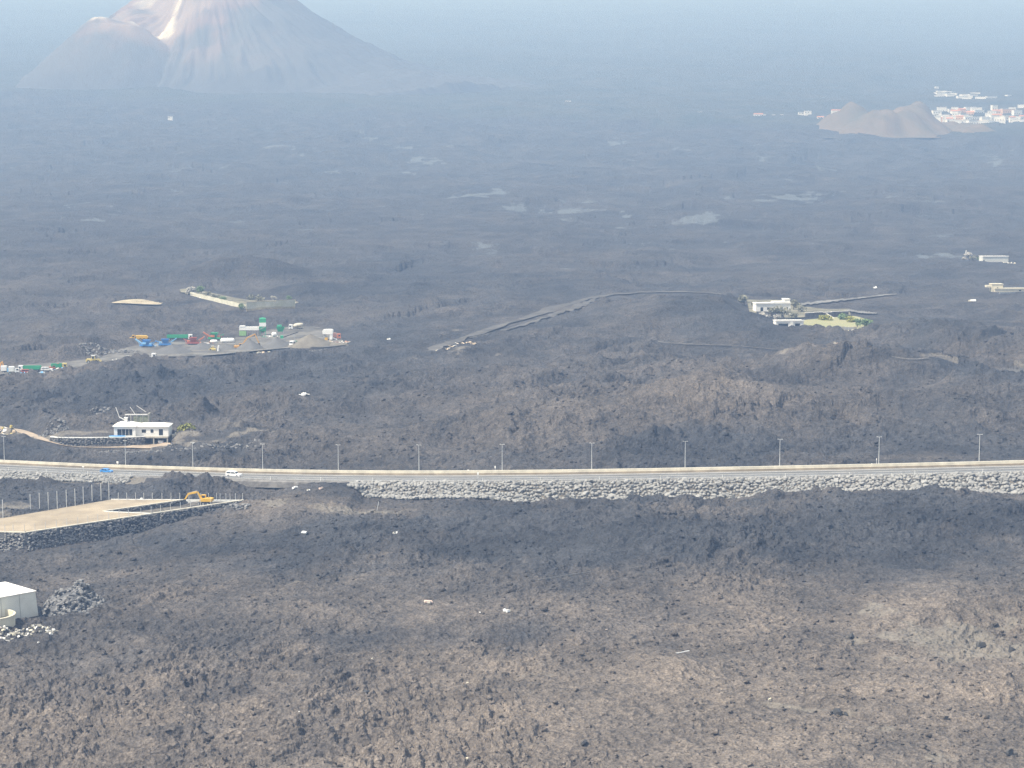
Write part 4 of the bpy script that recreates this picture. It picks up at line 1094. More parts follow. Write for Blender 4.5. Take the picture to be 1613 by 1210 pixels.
truck('flatbed lorry with a white cab on the track below the yard', ypos(222, 566.5), .02, P_white, P_grey, 'flat', 14.5)
loader('pale yellow grader with a roofed cab on the lower track', ypos(148, 573), math.pi * 0 + .03, P_pyel, 1.12, 'grader', 'grader')
truck('green tipper lorry among the vehicles of the lower yard', ypos(46, 586), math.pi + .05, P_white, P_green, 'tipper', 9.6)
truck('yellow topped green lorry at the right end of the lower yard', ypos(94, 582.5), .15, P_pyel, P_green, 'tipper', 6.6)
truck('white van with a blue front at the left end of the lower yard', ypos(11, 588), .1, P_lblue, P_white, 'box', 4.6, cabh=2.3)
truck('small white box lorry parked before the green tipper in the lower yard', ypos(23, 589), .1, P_white, P_white, 'box', 4.4, cabh=2.3)
car('car', 'white pickup parked between two green lorries in the lower yard', 'car', ypos(74, 585), .05, P_white, 'suv')
car('car', 'red car parked before the green tipper lorry', 'car', ypos(43, 588.5), .1, P_red, 'suv')
excavator('orange excavator at the far left of the lower yard', ypos(-3, 586), 0, P_org, [(.6, 1.6), (1.6, 4.6), (2.4, 5.2)], [(2.3, 5.2), (2.9, 2.2)], .9)
excavator('orange digger with folded arm beside the yellow topped lorry', ypos(84, 583), 0.3, P_orr, [(.6, 1.6), (2.0, 3.4), (3.4, 4.2)], [(3.3, 4.3), (4.2, 2.2)], .7)
tag(MB().box(0, 0, .6, 3.2, 2.2, 1.3, taper=.8).box(.5, 0, 1.3, 1.6, 1.4, .4, rz=.4).build('white_block', P_white, None, loc=ypos(531, 554.5)), 'single white block lying on lava right of the yard', 'block')
# the fence of small posts and the walled plot
plot_main = [PLOT_OUT[0], PLOT_OUT[1], PLOT_OUT[2], RAMP[1], RAMP[0], RAMP[3], PLOT_OUT[4], PLOT_OUT[5], PLOT_OUT[6]]
M_court = mat('plot_earth', (0.33, 0.272, 0.195), 0.95, 0.2, 0.1, 0.03, 2)
bmx = MB(); zz = ZP
bmx.prism([(p.x, p.y) for p in plot_main], ZP - 2.6, ZP)
tag(bmx.build('levelled_plot', M_court), kind='structure')
fr = [PLOT_OUT[4], PLOT_OUT[3], RAMP[3]]
def wall_line(name, label, pts, thick, z0, z1, cop, out_batter=0.0, stones=True, seed=1, face=-1):
    """stone wall along points (x, y), foot z0, top z1, coping; face = side that shows"""
    t = thing(name, label, 'wall', (pts[0].x, pts[0].y, z1))
    mb = MB(); cp = MB(); st = []
    r = random.Random(seed)
    for a, b_ in zip(pts[:-1], pts[1:]):
        d = Vector((b_.x - a.x, b_.y - a.y, 0)); L = d.length; d.normalize(); nn = Vector((-d.y, d.x, 0)) * face
        a0 = a - d * .1; b0 = b_ + d * .1
        bt = nn * out_batter
        V = [a0 - nn * thick / 2 + bt * 0, b0 - nn * thick / 2, b0 + nn * thick / 2, a0 + nn * thick / 2]
        W = [v.copy() for v in V]
        lo = [Vector((V[0].x, V[0].y, z0)), Vector((V[1].x, V[1].y, z0)), Vector((V[2].x, V[2].y, z0)) + bt, Vector((V[3].x, V[3].y, z0)) + bt]
        hi = [Vector((v.x, v.y, z1)) for v in V]
        mb.add([tuple(v) for v in lo + hi], [(3, 2, 1, 0), (4, 5, 6, 7), (0, 1, 5, 4), (1, 2, 6, 5), (2, 3, 7, 6), (3, 0, 4, 7)])
        c = (a0 + b0) / 2
        cp.box(c.x, c.y, z1 + .11, (b0 - a0).length + .05, thick + .25, .26, rz=math.atan2(d.y, d.x))
        if stones:
            hgt = z1 - z0
            for k in range(int(L * hgt * 3.0)):
                f = r.random(); g = r.random(); q = a0 + d * (L * f) + nn * (thick / 2 + .14 + out_batter * (1 - g))
                if abs(q.x / q.y) < .30: st.append((q.x, q.y, z0 + hgt * g, r.uniform(.6, 1.25), r.uniform(.5, .95)))
    rel(mb.build('wall_core', M_stone), t); rel(cp.build('coping', cop), t)
    if st: tag(rocks_joined('stones', st, M_boulb, t), kind='stuff')
    return t
wall_line('retaining_wall', 'dark stone retaining wall with white coping below the walled plot', [PLOT_OUT[0], PLOT_OUT[1], PLOT_OUT[2], PZ(240, 809.6, ZP), PLOT_OUT[3]], .5, ZP - 6.4, ZP + .05, M_conc, 1.8, True, 3, -1)
wall_line('inner_wall', 'short dark stone wall with white coping inside the walled plot', [RAMP[0], RAMP[3]], .4, ZP - 2.7, ZP + .05, M_conc, .1, True, 4, -1)
k1 = PLOT_OUT[4]; k2 = PLOT_OUT[3]; dd = k2 - k1
tag(MB().box((k1.x + k2.x) / 2, (k1.y + k2.y) / 2, ZP - .35, dd.length, .35, 1.1, rz=math.atan2(dd.y, dd.x)).build('kerb_wall', M_white), 'thin white kerb along the far side of the walled plot', 'kerb')
k1 = RAMP[0]; k2 = PZ(240, 809.2, ZP); dd = k2 - k1
tag(MB().box((k1.x + k2.x) / 2, (k1.y + k2.y) / 2, ZP - .1, dd.length, .35, .55, rz=math.atan2(dd.y, dd.x)).build('kerb', M_white), 'white kerb at the head of the sunken ramp in the plot', 'kerb')
tall = MB().lathe([(.11, 0), (.11, 5.7), (.06, 5.75)], 8).box(0, 0, .1, .4, .4, .2).build('fence_post', M_post)
small = MB().lathe([(.075, 0), (.075, 2.25), (.04, 2.3)], 6).box(0, 0, .04, .28, .28, .1).build('fence_post', M_post)
first = {}
def post(proto, p, label, group):
    o = proto if proto.name not in first else proto.copy()
    if proto.name in first: COL.objects.link(o)
    first[proto.name] = 1
    o.location = p; tag(o, label, 'fence post', group)
zx = [18, 185, 240, 293, 347, 403, 455, 505, 558, 612, 660]; zy = [290, 255, 247, 243, 236, 228, 220, 208, 195, 187, 180]
for a, b_ in zip(zx, zy):
    q = PZ(a / 3.84, 740 + b_ / 3.84, ZP); post(tall, (q.x, q.y, ZP - .3), 'tall grey fence post along the left side of the walled plot', 'tall fence posts of the plot')
for a in (716, 767, 820, 870, 922, 980, 1035, 1088, 1143, 1215, 1262, 1310, 1332, 1367, 1392, 1425, 1467):
    q = PZ(a / 3.84, 787.3 + (a / 3.84 - 175) * .006, ZP); post(small, (q.x, q.y, ZP), 'short grey fence post on the far kerb of the walled plot', 'short fence posts on the far kerb')
small2 = small.copy(); small2.data = small.data; COL.objects.link(small2)
first2 = [small2]
for a in (30, 80, 148, 212, 275, 342, 405, 470, 532, 592, 658, 720, 778, 853, 915, 972, 1032, 1092, 1153, 1213, 1275):
    px = a / 3.84; py = 838.8 if px < 40 else 839.5 + (788.5 - 839.5) * (px - 40) / 343
    q = PZ(px, py, ZP); o = first2.pop() if first2 else small.copy()
    if o is not small2: COL.objects.link(o)
    o.location = (q.x, q.y, ZP + .1); tag(o, 'short thin fence post standing on the coping of the retaining wall', 'fence post', 'short fence posts on the retaining wall')
# ------------------------------------------------------------------ the house by the drive
hx0 = xh(180); hx1 = xh(214); hx2 = xh(265)
H = thing('house', 'white house with hipped white roofs above an open carport', 'house', (hx0, HY, HFL), 0.0)
def hb(*a): return MB().b(*a)
W1 = hx1 - hx0; W2 = hx2 - hx0
dpt = 8.0
def walls(x0, x1, y0, y1, z0, z1, holes, name, m=M_plas, parent=None):
    """front wall with real openings; holes = (x0, x1, z0, z1)"""
    mb = MB(); xs = sorted({x0, x1, *[h[0] for h in holes], *[h[1] for h in holes]})
    for a, b_ in zip(xs[:-1], xs[1:]):
        hs = [h for h in holes if h[0] <= a + 1e-6 and h[1] >= b_ - 1e-6]
        if hs:
            h = hs[0]
            if h[2] > z0: mb.b(a, y0, z0, b_, y0 + .3, h[2])
            if h[3] < z1: mb.b(a, y0, h[3], b_, y0 + .3, z1)
        else: mb.b(a, y0, z0, b_, y0 + .3, z1)
    mb.b(x0, y0 + .3, z0, x0 + .3, y1, z1).b(x1 - .3, y0 + .3, z0, x1, y1, z1).b(x0 + .3, y1 - .3, z0, x1 - .3, y1, z1)
    return mb.build(name, m, parent)
hl = [(1.2, 2.75, .35, 2.7), (2.85, 4.05, .35, 2.7), (4.15, 5.3, .35, 2.7), (5.4, 6.6, .35, 2.7)]
walls(0, W1, 0, dpt, -.1, 3.5, hl, 'wall', M_plas, H)
hr = [(W1 + 2.0, W1 + 3.6, 1.15, 2.4), (W1 + 5.2, W1 + 6.3, 1.15, 2.45), (W1 + 8.2, W1 + 9.7, .25, 2.55)]
walls(W1 + .01, W2, .8, dpt + .4, -.1, 3.3, hr, 'wall', M_plas, H)
for h in hl: 
    w_ = hb(h[0], .18, h[2], h[1], .22, h[3]).build('window', M_glass, H); hb(h[0], .1, h[3] - .08, h[1], .17, h[3]).build('frame', P_white, w_)
for i, h in enumerate(hr):
    w_ = hb(h[0], 1.0, h[2], h[1], 1.04, h[3]).build('window' if i < 2 else 'door', M_glass, H); hb(h[0] - .1, .72, h[2] - .12, h[1] + .1, .79, h[2] - .02).build('sill', P_white, w_)
def hip(x0, x1, y0, y1, z0, h, ov, name='roof', m=M_plas):
    x0 -= ov; x1 += ov; y0 -= ov; y1 += ov; i = (y1 - y0) / 2
    k = min(i * .55, (x1 - x0) / 2.4)
    V = [(x0, y0, z0), (x1, y0, z0), (x1, y1, z0), (x0, y1, z0), (x0, y0, z0 + .3), (x1, y0, z0 + .3), (x1, y1, z0 + .3), (x0, y1, z0 + .3), (x0 + k, y0 + i, z0 + h), (x1 - k, y0 + i, z0 + h)]
    return MB().add(V, [(3, 2, 1, 0), (0, 1, 5, 4), (1, 2, 6, 5), (2, 3, 7, 6), (3, 0, 4, 7), (4, 5, 9, 8), (6, 7, 8, 9), (5, 6, 9), (7, 4, 8)]).build(name, m, H)
r1_ = hip(0, W1, 0, dpt, 3.5, 1.5, .45); hip(W1 + .5, W2, .8, dpt + .4, 3.3, 1.15, .4)
hb(3.2, 3.0, 4.2, 4.2, 4.0, 6.2).build('chimney', M_plas, r1_); hb(3.05, 2.85, 6.2, 4.35, 4.15, 6.4).build('chimney_cap', M_plas, r1_)
# carport under the right wing
cz = HB[2] - HFL
hb(W1 - 1.0, -1.2, -.45, W2 + .1, 7.5, -.12).build('carport_slab', M_conc2, H)
for x in (W1 + 3.2, W1 + 6.6, W2 - .1): hb(x - .22, -1.1, cz - .2, x + .22, -.7, -.45).build('pillar', M_conc2, H)
hb(W1 - 1.0, 6.9, cz - .2, W2 + .1, 7.3, -.45).build('carport_back_wall', M_stone, H)
hb(W1 + 2.9, -.9, cz - .2, W1 + 3.1, 6.9, -.45).build('carport_side_wall', M_stone, H)
hb(W2 - .25, -.6, cz - .2, W2 - .05, 6.9, -.45).build('carport_side_wall', M_stone, H)
hb(W1 - 1.0, -1.0, -.12, W2, .75, .0).build('terrace_paving', M_conc2, H)
car('car', 'grey car parked under the house in the carport', 'car', (hx0 + W1 + 8.6, HY + 1.6, HB[2]), math.pi / 2 + .2, P_grey, 'suv')
TWP = [(82, 688.5), (95, 693.2), (112, 695.8), (135, 695.3), (160, 692.5), (185, 689.8), (214, 687.6), (229, 687)]
tw = [PZ(a, b_, HFL) for a, b_ in TWP]
tw = [Vector((xh(a), HY - 3.2 + (2.0 if i == 0 else 0) - 1.6 * math.sin(math.pi * i / 7) + i * .28, HFL)) for i, (a, b_) in enumerate(TWP)]
wall_line('terrace_wall', 'curved stone terrace wall with white coping left of the house', tw, .45, HB[2] - .8, HFL + .05, M_white, .25, True, 6, -1)
q = Vector((xh(187), HY - 2.0, HFL + .05))
t = thing('swimming_pool', 'flat blue paddling pool on the terrace before the house', 'pool', q)
MB().prism([(math.cos(a) * 3.0, math.sin(a) * 1.1) for a in [i * math.pi / 9 for i in range(18)]], 0, .5).build('pool_wall', P_lblue, t); MB().prism([(math.cos(a) * 2.7, math.sin(a) * .9) for a in [i * math.pi / 9 for i in range(18)]], .5, .52).build('water', P_blue, t)
# ruin behind the house
q = Vector((xh(202), HY + 17, gz(xh(202), HY + 17)))
t = thing('ruined_shed', 'roofless shed with leaning poles behind the white house', 'shed', q, .03)
gzr = 0
for sx in (-4.2, -2.2, 0, 2.2, 4.4): MB().b(sx - .15, -.15, 0, sx + .15, .15, 6.3).build('post', M_conc2, t)
MB().b(-4.3, -.2, 5.9, 4.5, .2, 6.25).build('beam', M_plas, t); MB().b(-1.2, 0, 2.0, 4.2, .25, 5.6).build('wall_panel', mat('mossy_block', (.33, .35, .24), .9, .35, .9), t); MB().b(4.0, -.2, 1, 4.6, 3.2, 6.4).build('side_wall', M_conc2, t)
MB().bar([(-7.6, 0, 8.8), (-6.4, 0, 5.2)], .2, .2).build('leaning_pole', P_white, t); MB().bar([(-6.4, 0, 5.2), (-3.6, 0, 3.6)], .7, .25).build('fallen_beam', P_white, t); MB().bar([(-2.4, 0, 8.9), (-.6, 0, 6.2)], .16, .16).build('leaning_pole', M_plas, t); MB().bar([(.0, 0, 9.4), (3.4, 0, 7.0)], .16, .16).build('leaning_pole', M_plas, t)
wx_ = xh(269)
t = thing('garden_wall', 'low cream garden wall under the yellow green bush', 'wall', (wx_, HY + 3, HFL - .6))
add = MB().b(0, 0, -1.4, 5.2, .35, .9).build('wall', M_cream, t); MB().b(1.0, -.15, .9, 1.5, .5, 1.5).build('pier', M_cream, t); MB().b(-.05, -.06, .9, 5.25, .41, 1.02).build('coping', M_plas, t)
# ------------------------------------------------------------------ leafy things
def leaf_mat(name, a, b_):
    m = bpy.data.materials.new(name); m.use_nodes = True
    nt = m.node_tree; B = nt.nodes['Principled BSDF']; B.inputs['Roughness'].default_value = .7
    tc = nt.nodes.new('ShaderNodeTexCoord'); nz = nt.nodes.new('ShaderNodeTexNoise'); nz.inputs['Scale'].default_value = 2.5
    nt.links.new(tc.outputs['Object'], nz.inputs['Vector'])
    mr = nt.nodes.new('ShaderNodeMapRange'); mr.inputs[1].default_value = .35; mr.inputs[2].default_value = .65; nt.links.new(nz.outputs[0], mr.inputs[0])
    mx = nt.nodes.new('ShaderNodeMix'); mx.data_type = 'RGBA'; mx.inputs['A'].default_value = (*a, 1); mx.inputs['B'].default_value = (*b_, 1)
    nt.links.new(mr.outputs[0], mx.inputs['Factor']); nt.links.new(mx.outputs['Result'], B.inputs['Base Color']); return m
L_yel = leaf_mat('yellow_green_leaves', (.10, .12, .02), (.30, .28, .04))
L_olv = leaf_mat('dusty_olive_leaves', (.12, .125, .085), (.24, .225, .16))
L_gry = leaf_mat('ash_grey_leaves', (.26, .25, .23), (.42, .40, .36))
L_grn = leaf_mat('green_leaves', (.06, .11, .04), (.15, .22, .08))
M_bark = mat('bark', (.13, .10, .08), .9, .2, 2)
def tree(name, label, cat, loc, w, h, lm, seed, trunk=0.35, n=420, group=None):
    r = random.Random(seed); t = thing(name, label, cat, loc, 0, group)
    tr = MB().tube((0, 0, -.6), (r.uniform(-.2, .2), 0, h * trunk + .4), .05 * h + .05, .03 * h, 7)
    lobes = []
    for k in range(6):
        a = r.uniform(0, 6.28); rr = r.uniform(.15, .62) * w / 2
        c = Vector((math.cos(a) * rr, math.sin(a) * rr, h * (trunk + .12 + r.uniform(.05, .55) * (1 - trunk)))); lobes.append((c, r.uniform(.22, .36) * w))
        tr.tube((0, 0, h * trunk), tuple(c), .025 * h, .01 * h, 5)
    tr.build('trunk', M_bark, t)
    V = []; F = []
    for k in range(n):
        c, s = r.choice(lobes); v = Vector((r.gauss(0, 1), r.gauss(0, 1), r.gauss(0, 1))).normalized() * s * r.uniform(.55, 1.05)
        p = c + Vector((v.x, v.y, v.z * .75)); p.z = max(p.z, .1)
        u = Vector((r.gauss(0, 1), r.gauss(0, 1), r.gauss(0, 1))).normalized(); q = u.orthogonal().normalized(); e = w * r.uniform(.05, .095)
        o = len(V); V += [tuple(p + u * e), tuple(p + q * e * .7), tuple(p - u * e), tuple(p - q * e * .7)]; F.append((o, o + 1, o + 2, o + 3))
    me = MB().add(V, F); me.build('crown', lm, t)
    return t
tree('bush', 'round yellow green bush beside the white house', 'bush', (xh(288), HY + 8, gz(xh(288), HY + 8)), 6.6, 5.2, L_yel, 3, .08, 700)
def gtree(name, label, cat, px, py, w, h, lm, seed, trunk=.3, n=380, group=None):
    q = G(px, py); tree(name, label, cat, (q.x, q.y, q.z), w, h, lm, seed, trunk, n, group)
gtree('shrub', 'small green shrub behind the roofless shed', 'shrub', 226, 668, 2.0, 2.2, L_grn, 4, .1, 200)
gtree('bush', 'round ash grey bush at the tip of the walled ruin plot', 'bush', 301, 464, 7.0, 5.0, L_gry, 5, .1, 520)
gtree('tree', 'green tree behind the ash grey bush', 'tree', 317, 463, 6.5, 5.4, L_grn, 6, .2, 480)
gtree('bush', 'low olive bush growing over the pale long wall', 'bush', 395, 473, 6, 3.4, L_olv, 8, .1, 300)
gtree('bush', 'grey green bush left of the ruin plot wall corner', 'bush', 327, 467, 5, 3.0, L_olv, 9, .1, 300)
# ------------------------------------------------------------------ the ruin plot in the lava
def wall_box(name, label, a, b_, h, th, m, cop=None, cat='wall'):
    a = Vector(a); b_ = Vector(b_); d = b_ - a; L = Vector((d.x, d.y, 0)).length
    t = thing(name, label, cat, a, math.atan2(d.y, d.x))
    n_ = max(1, int(L / 5)); dz = d.z
    for i in range(n_):
        x0 = L * i / n_; x1 = L * (i + 1) / n_; z = dz * (i + .5) / n_
        MB().b(x0, -th / 2, z - 1.2, x1 + (0 if i == n_ - 1 else -.04), th / 2, z + h * (1 + .06 * math.sin(i * 2.3))).build('wall_section', m, t)
        if cop: MB().b(x0, -th / 2 - .1, z + h * (1 + .06 * math.sin(i * 2.3)), x1, th / 2 + .1, z + h * (1 + .06 * math.sin(i * 2.3)) + .18).build('coping', cop, t)
    return t
M_ruin = mat('mouldy_plaster', (.60, .57, .48), .9, .3, .25, col2=(.40, .40, .30))
wall_box('ruin_wall', 'long pale mouldy wall standing in the black lava', G(388, 487), G(465, 483), 4.0, .5, M_ruin, M_sand)
wall_box('ruin_wall', 'low pale wall running from the grey bush to the long mouldy wall', G(300, 465), G(388, 486), 2.0, .5, M_ruin, None)
wall_box('low_wall', 'thin sand coloured wall at the foot of the long mouldy wall', G(388, 490), G(465, 486), 1.2, .5, M_sand, None)
def debris(label, px, py, w, h, mats_, n, seed, name='rubble_heap', cat='rubble', planks=.5, flat=.35, ps=1.0):
    """a heap of broken slabs and planks"""
    r = random.Random(seed); q = G(px, py)
    t = thing(name, label, cat, (q.x, q.y, q.z))
    for i in range(n):
        x = r.uniform(-w / 2, w / 2); y = r.uniform(-h / 2, h / 2)
        zg = gtop(q.x + x, q.y + y) - q.z
        k = r.random() < planks
        sx = r.uniform(1.2, 3.2) if k else r.uniform(.6, 1.7); sy = r.uniform(.2, .4) if k else r.uniform(.5, 1.3); sz = r.uniform(.1, .25) if k else r.uniform(.3, .9)
        MB().box(0, 0, 0, sx * ps, sy * ps, sz * ps, r.uniform(0, 3.14), r.uniform(-.4, .4), r.uniform(-.4, .4), r.uniform(.75, 1)).build('plank' if k else 'chunk', r.choice(mats_), t, loc=(x, y, zg + .25 + r.uniform(0, .5) * flat))
    return t
M_rust = mat('rusty_red', (.45, .22, .15), .85, .2, .8)
debris('scatter of rusty red rubble along the low ruin wall', 326, 469, 12, 5, [M_rust, M_conc2, M_plas], 26, 1)
debris('pale planks and rubbish on the end of the long mouldy wall', 447, 478, 16, 6, [M_plas, M_conc2, M_wood], 16, 2)
debris('heap of yellow broken boards lying alone in the lava', 222, 478, 26, 14, [M_wood, M_sand, M_cream], 44, 3)
debris('long heap of broken pale timber beside the dirt track', 716, 552, 20, 10, [M_wood, M_cream, M_plas, M_wood], 90, 4, planks=.75)
t = thing('fallen_pole', 'white pole sloping down from the broken timber heap', 'pole', G(745, 550)); MB().bar([(0, 0, 1.4), (5.5, -.5, .6)], .4, .3).build('pole', P_white, t); MB().b(-.8, -.4, 0, .3, .4, 1.9).build('stump', P_white, t)
debris('yellow and cream wreckage beside the left lamp behind the road', 10, 694, 8, 12, [M_wood, M_cream, P_pyel, M_plas], 40, 5)
debris('white rubble and broken tiles under the round tank', 40, 998, 14, 5, [M_conc2, M_conc2, M_cream, M_plas], 110, 6, planks=.35, ps=.55)
debris('small white slab with pale scraps on dark lava below the yard', 478, 629.5, 3.6, 1.6, [P_white, M_plas], 7, 7, planks=.4)
debris('red and white scrap between the crushing plants and tanks', 322, 542, 9, 5, [P_orr, M_plas, P_grey, M_dark], 26, 51)
debris('grey and blue scrap beside the blue crushing plants', 247, 546, 7, 4, [P_lblue, P_grey, M_dark, M_conc2], 22, 52)
debris('scrap and pipes piled under the green and white silo', 424, 531, 10, 5, [P_grey, M_plas, P_green, M_dark], 30, 53)
debris('white and brown scrap left at the right yard exit', 533, 541, 10, 8, [M_plas, M_conc2, M_wood, M_rust], 34, 54)
debris('mixed scrap along the front of the lower yard', 60, 589, 26, 3, [P_green, M_plas, P_grey, M_dark, P_lblue], 44, 55)
debris('parts and tyres scattered before the flatbed lorry', 195, 569, 10, 4, [P_grey, M_dark, M_plas], 24, 56)
debris('pale planks along the front rim of the yard', 420, 557, 34, 3, [M_sand, M_conc2, M_conc2, M_wood], 46, 57)
for i_, (px_, py_, w_, h_, lm_, lab_) in enumerate(((340, 471, 5, 2.6, L_olv, 'low olive shrub beside the rusty rubble'), (352, 474, 5, 2.8, L_grn, 'green shrub on the low ruin wall'), (410, 474, 7, 3.2, L_olv, 'wide olive shrub behind the long mouldy wall'), (432, 473, 5, 2.8, L_gry, 'grey dead shrub behind the long mouldy wall'), (380, 487, 5, 3.4, L_grn, 'green shrub at the corner of the long mouldy wall'), (456, 475, 4, 4.2, L_grn, 'upright green shrub at the right end of the mouldy wall'))):
    gtree('bush', lab_, 'bush', px_, py_, w_, h_, lm_, 80 + i_, .1, 260)
# ------------------------------------------------------------------ the compound on the right
def simple_house(label, px, py, w, d, h, rz, m, holes, roof='flat', name='house', rm=None, group=None, z=None, extra=None):
    q = G(px, py); t = thing(name, label, 'house', (q.x, q.y, q.z if z is None else z), rz, group)
    mb = MB(); x0, x1 = -w / 2, w / 2; xs = sorted({x0, x1, *[a[0] for a in holes], *[a[1] for a in holes]})
    for a, b_ in zip(xs[:-1], xs[1:]):
        hs = [g for g in holes if g[0] <= a + 1e-6 and g[1] >= b_ - 1e-6]
        if hs:
            g = hs[0]
            mb.b(a, 0, -1.5, b_, .3, g[2]); mb.b(a, 0, g[3], b_, .3, h)
        else: mb.b(a, 0, -1.5, b_, .3, h)
    mb.b(x0, .3, -1.5, x0 + .3, d, h).b(x1 - .3, .3, -1.5, x1, d, h).b(x0 + .3, d - .3, -1.5, x1 - .3, d, h).b(x0 + .3, .3, -.1, x1 - .3, d - .3, 0)
    mb.build('wall', m, t)
    for g in holes: MB().b(g[0], .2, g[2], g[1], .24, g[3]).build('window', M_glass, t)
    if roof == 'flat':
        rf = MB().b(x0 - .25, -.35, h, x1 + .25, d + .25, h + .35).build('roof', rm or M_plas, t); MB().b(x0 - .25, -.35, h + .35, x1 + .25, -.1, h + .7).build('parapet', rm or M_plas, rf)
    else:
        MB().add([(x0 - .3, -.3, h), (x1 + .3, -.3, h), (x1 + .3, d + .3, h), (x0 - .3, d + .3, h), (x0 - .3, d / 2, h + d * .26), (x1 + .3, d / 2, h + d * .26)], [(3, 2, 1, 0), (0, 1, 5, 4), (2, 3, 4, 5), (1, 2, 5), (3, 0, 4)]).build('roof', rm or M_tile, t)
    return t
h1 = simple_house('long white house with a stepped flat roof among olive trees', 1218, 491, 19.0, 7, 4.2, .12, M_plas, [(-7, -5.4, .2, 2.4), (-3.4, -1.8, 1.0, 2.3), (1.6, 2.8, .9, 2.3), (4.2, 5.4, .9, 2.3), (7.0, 8.2, .9, 2.3)])
MB().b(6.2, 1, 4.55, 9.4, 6, 6.4).build('stair_tower', M_plas, h1); MB().b(.2, .5, 4.55, 6.2, 6, 5.3).build('upper_storey', M_plas, h1); MB().b(6.0, .8, 6.4, 9.6, 6.2, 6.65).build('tower_roof', M_plas, h1)
g1 = simple_house('low white outbuilding with two wide openings below the long white house', 1244, 517, 14.0, 6, 3.4, .10, M_plas, [(-5.8, -.8, .0, 2.3), (2.6, 5.2, .2, 2.3)])
MB().b(.2, -.3, -1.5, 1.6, .0, 3.3).build('pier', M_plas, g1)
for i, (px, py, w, h, lm, lab) in enumerate(((1172, 482, 8, 6, L_olv, 'dusty olive tree left of the long white house'), (1187, 485, 5, 4, L_olv, 'small dusty tree at the left corner of the long white house'), (1214, 497, 6, 4.2, L_olv, 'dusty bush under the windows of the long white house'), (1232, 497, 8, 5.0, L_olv, 'wide dusty olive tree before the right wing of the long white house'), (1250, 489, 7, 6, L_olv, 'tall dusty tree at the right corner of the long white house'), (1262, 492, 6, 4, L_olv, 'low dusty bush where the light track meets the compound'), (1205, 503, 6, 3, L_gry, 'grey dead bush above the low white outbuilding'), (1222, 504, 5, 2.6, L_gry, 'withered grey shrub behind the low white outbuilding'), (1250, 502, 6, 3, L_olv, 'olive shrub on the right above the low white outbuilding'), (1330, 505, 7, 3.5, L_grn, 'green shrub at the end of the stone terrace'), (1364, 521, 7, 6, L_grn, 'green tree at the right end of the grass field'), (1351, 517, 5, 5, L_grn, 'slim green tree at the edge of the grass field'), (1340, 509, 6, 3.2, L_yel, 'yellow green bush inside the grass field'), (1300, 506, 7, 2.6, L_yel, 'low yellow green bush by the fallen timber'))):
    gtree('tree' if 'tree' in lab else 'bush', lab, 'tree' if 'tree' in lab else 'bush', px, py, w, h, lm, 20 + i, .25, 300)
wall_box('terrace_wall', 'rough stone terrace wall with pale top above the grass field', G(1268, 501), G(1336, 498), 2.6, .6, mat('terrace_stone', (.17, .15, .135), .9, .35, .5, .1, 1.5), M_plas)
t = thing('fallen_beam', 'pale beam leaning on the stone terrace wall', 'beam', G(1308, 502)); MB().bar([(-2.2, 0, 2.8), (2.2, -1.5, .1)], .35, .35).build('beam', M_plas, t); MB().b(-2.5, -.2, 0, -2.0, .3, 2.8).build('stub', M_conc2, t)
t = thing('wire_fence', 'grey panel fence at the lower edge of the grass field', 'fence', G(1305, 520), -.03)
for i in range(8): MB().b(i * 2.0 - .06, -.06, -.5, i * 2.0 + .06, .06, 2.2).build('post', M_post, t)
for i in range(7): MB().b(i * 2.0 + .08, -.02, .2, i * 2.0 + 1.92, .02, 1.7 + .3 * math.sin(i)).build('fence_panel', P_grey if i % 3 else M_conc2, t)
debris('pale scraps along the fence of the grass field', 1330, 522, 18, 4, [M_plas, M_cream, M_sand], 22, 31)
tag(MB().lathe([(.5, 0), (.75, .3), (.8, .9), (.5, 1.3), (.15, 1.4)], 10).build('white_drum', P_white, None, loc=G(1350, 526)), 'small white drum on lava below the grass field', 'drum')
# --- far right buildings
q = G(1568, 413)
bx_ = simple_house('long flat white warehouse far out in the lava', 1568, 414, 19.5, 8, 4.4, .10, mat('pale_grey_plaster', (.62, .62, .58), .85, .08, .3), [(-9.2, -8.2, .6, 2.2)])
for i, (px, py, w, h, lm, lab) in enumerate(((1527, 411, 8, 7, L_gry, 'tall ash grey tree left of the far white warehouse'), (1533, 412, 6, 5, L_olv, 'olive tree between the ash grey tree and the far warehouse'), (1542, 411.5, 4, 3.4, L_grn, 'small green tree next to the far warehouse'), (1519, 411, 5, 3, L_gry, 'low grey bush at the left end of the far tree row'))):
    gtree('tree' if 'tree' in lab else 'bush', lab, 'tree' if 'tree' in lab else 'bush', px, py, w, h, lm, 60 + i, .2, 260)
t = thing('utility_pole', 'white pole standing among the far grey trees', 'pole', G(1521.5, 411)); MB().lathe([(.22, 0), (.16, 8)], 8).build('pole', P_white, t); MB().b(-.7, -.1, 7.2, .7, .1, 7.5).build('crossbar', P_white, t)
debris('white rubble at the right foot of the far warehouse', 1592, 417, 10, 6, [M_plas, M_cream], 14, 33)
t = simple_house('cream house with a raised square block half buried in lava', 1600, 460, 26, 8, 1.7, .04, M_cream, [(2, 3.4, .5, 1.3)], rm=M_cream)
MB().b(-14.5, 1, -.5, -7.6, 7, 4.6).build('raised_block', M_cream, t); MB().b(-17.6, 2, 2.7, -14.5, 6, 3.9).build('canopy', M_cream, t); MB().b(-11.5, .9, 1.6, -10.8, 1.0, 2.7).build('window', M_glass, t); MB().b(-14.8, .8, 4.6, -7.3, 7.2, 4.9).build('block_roof', M_cream, t)
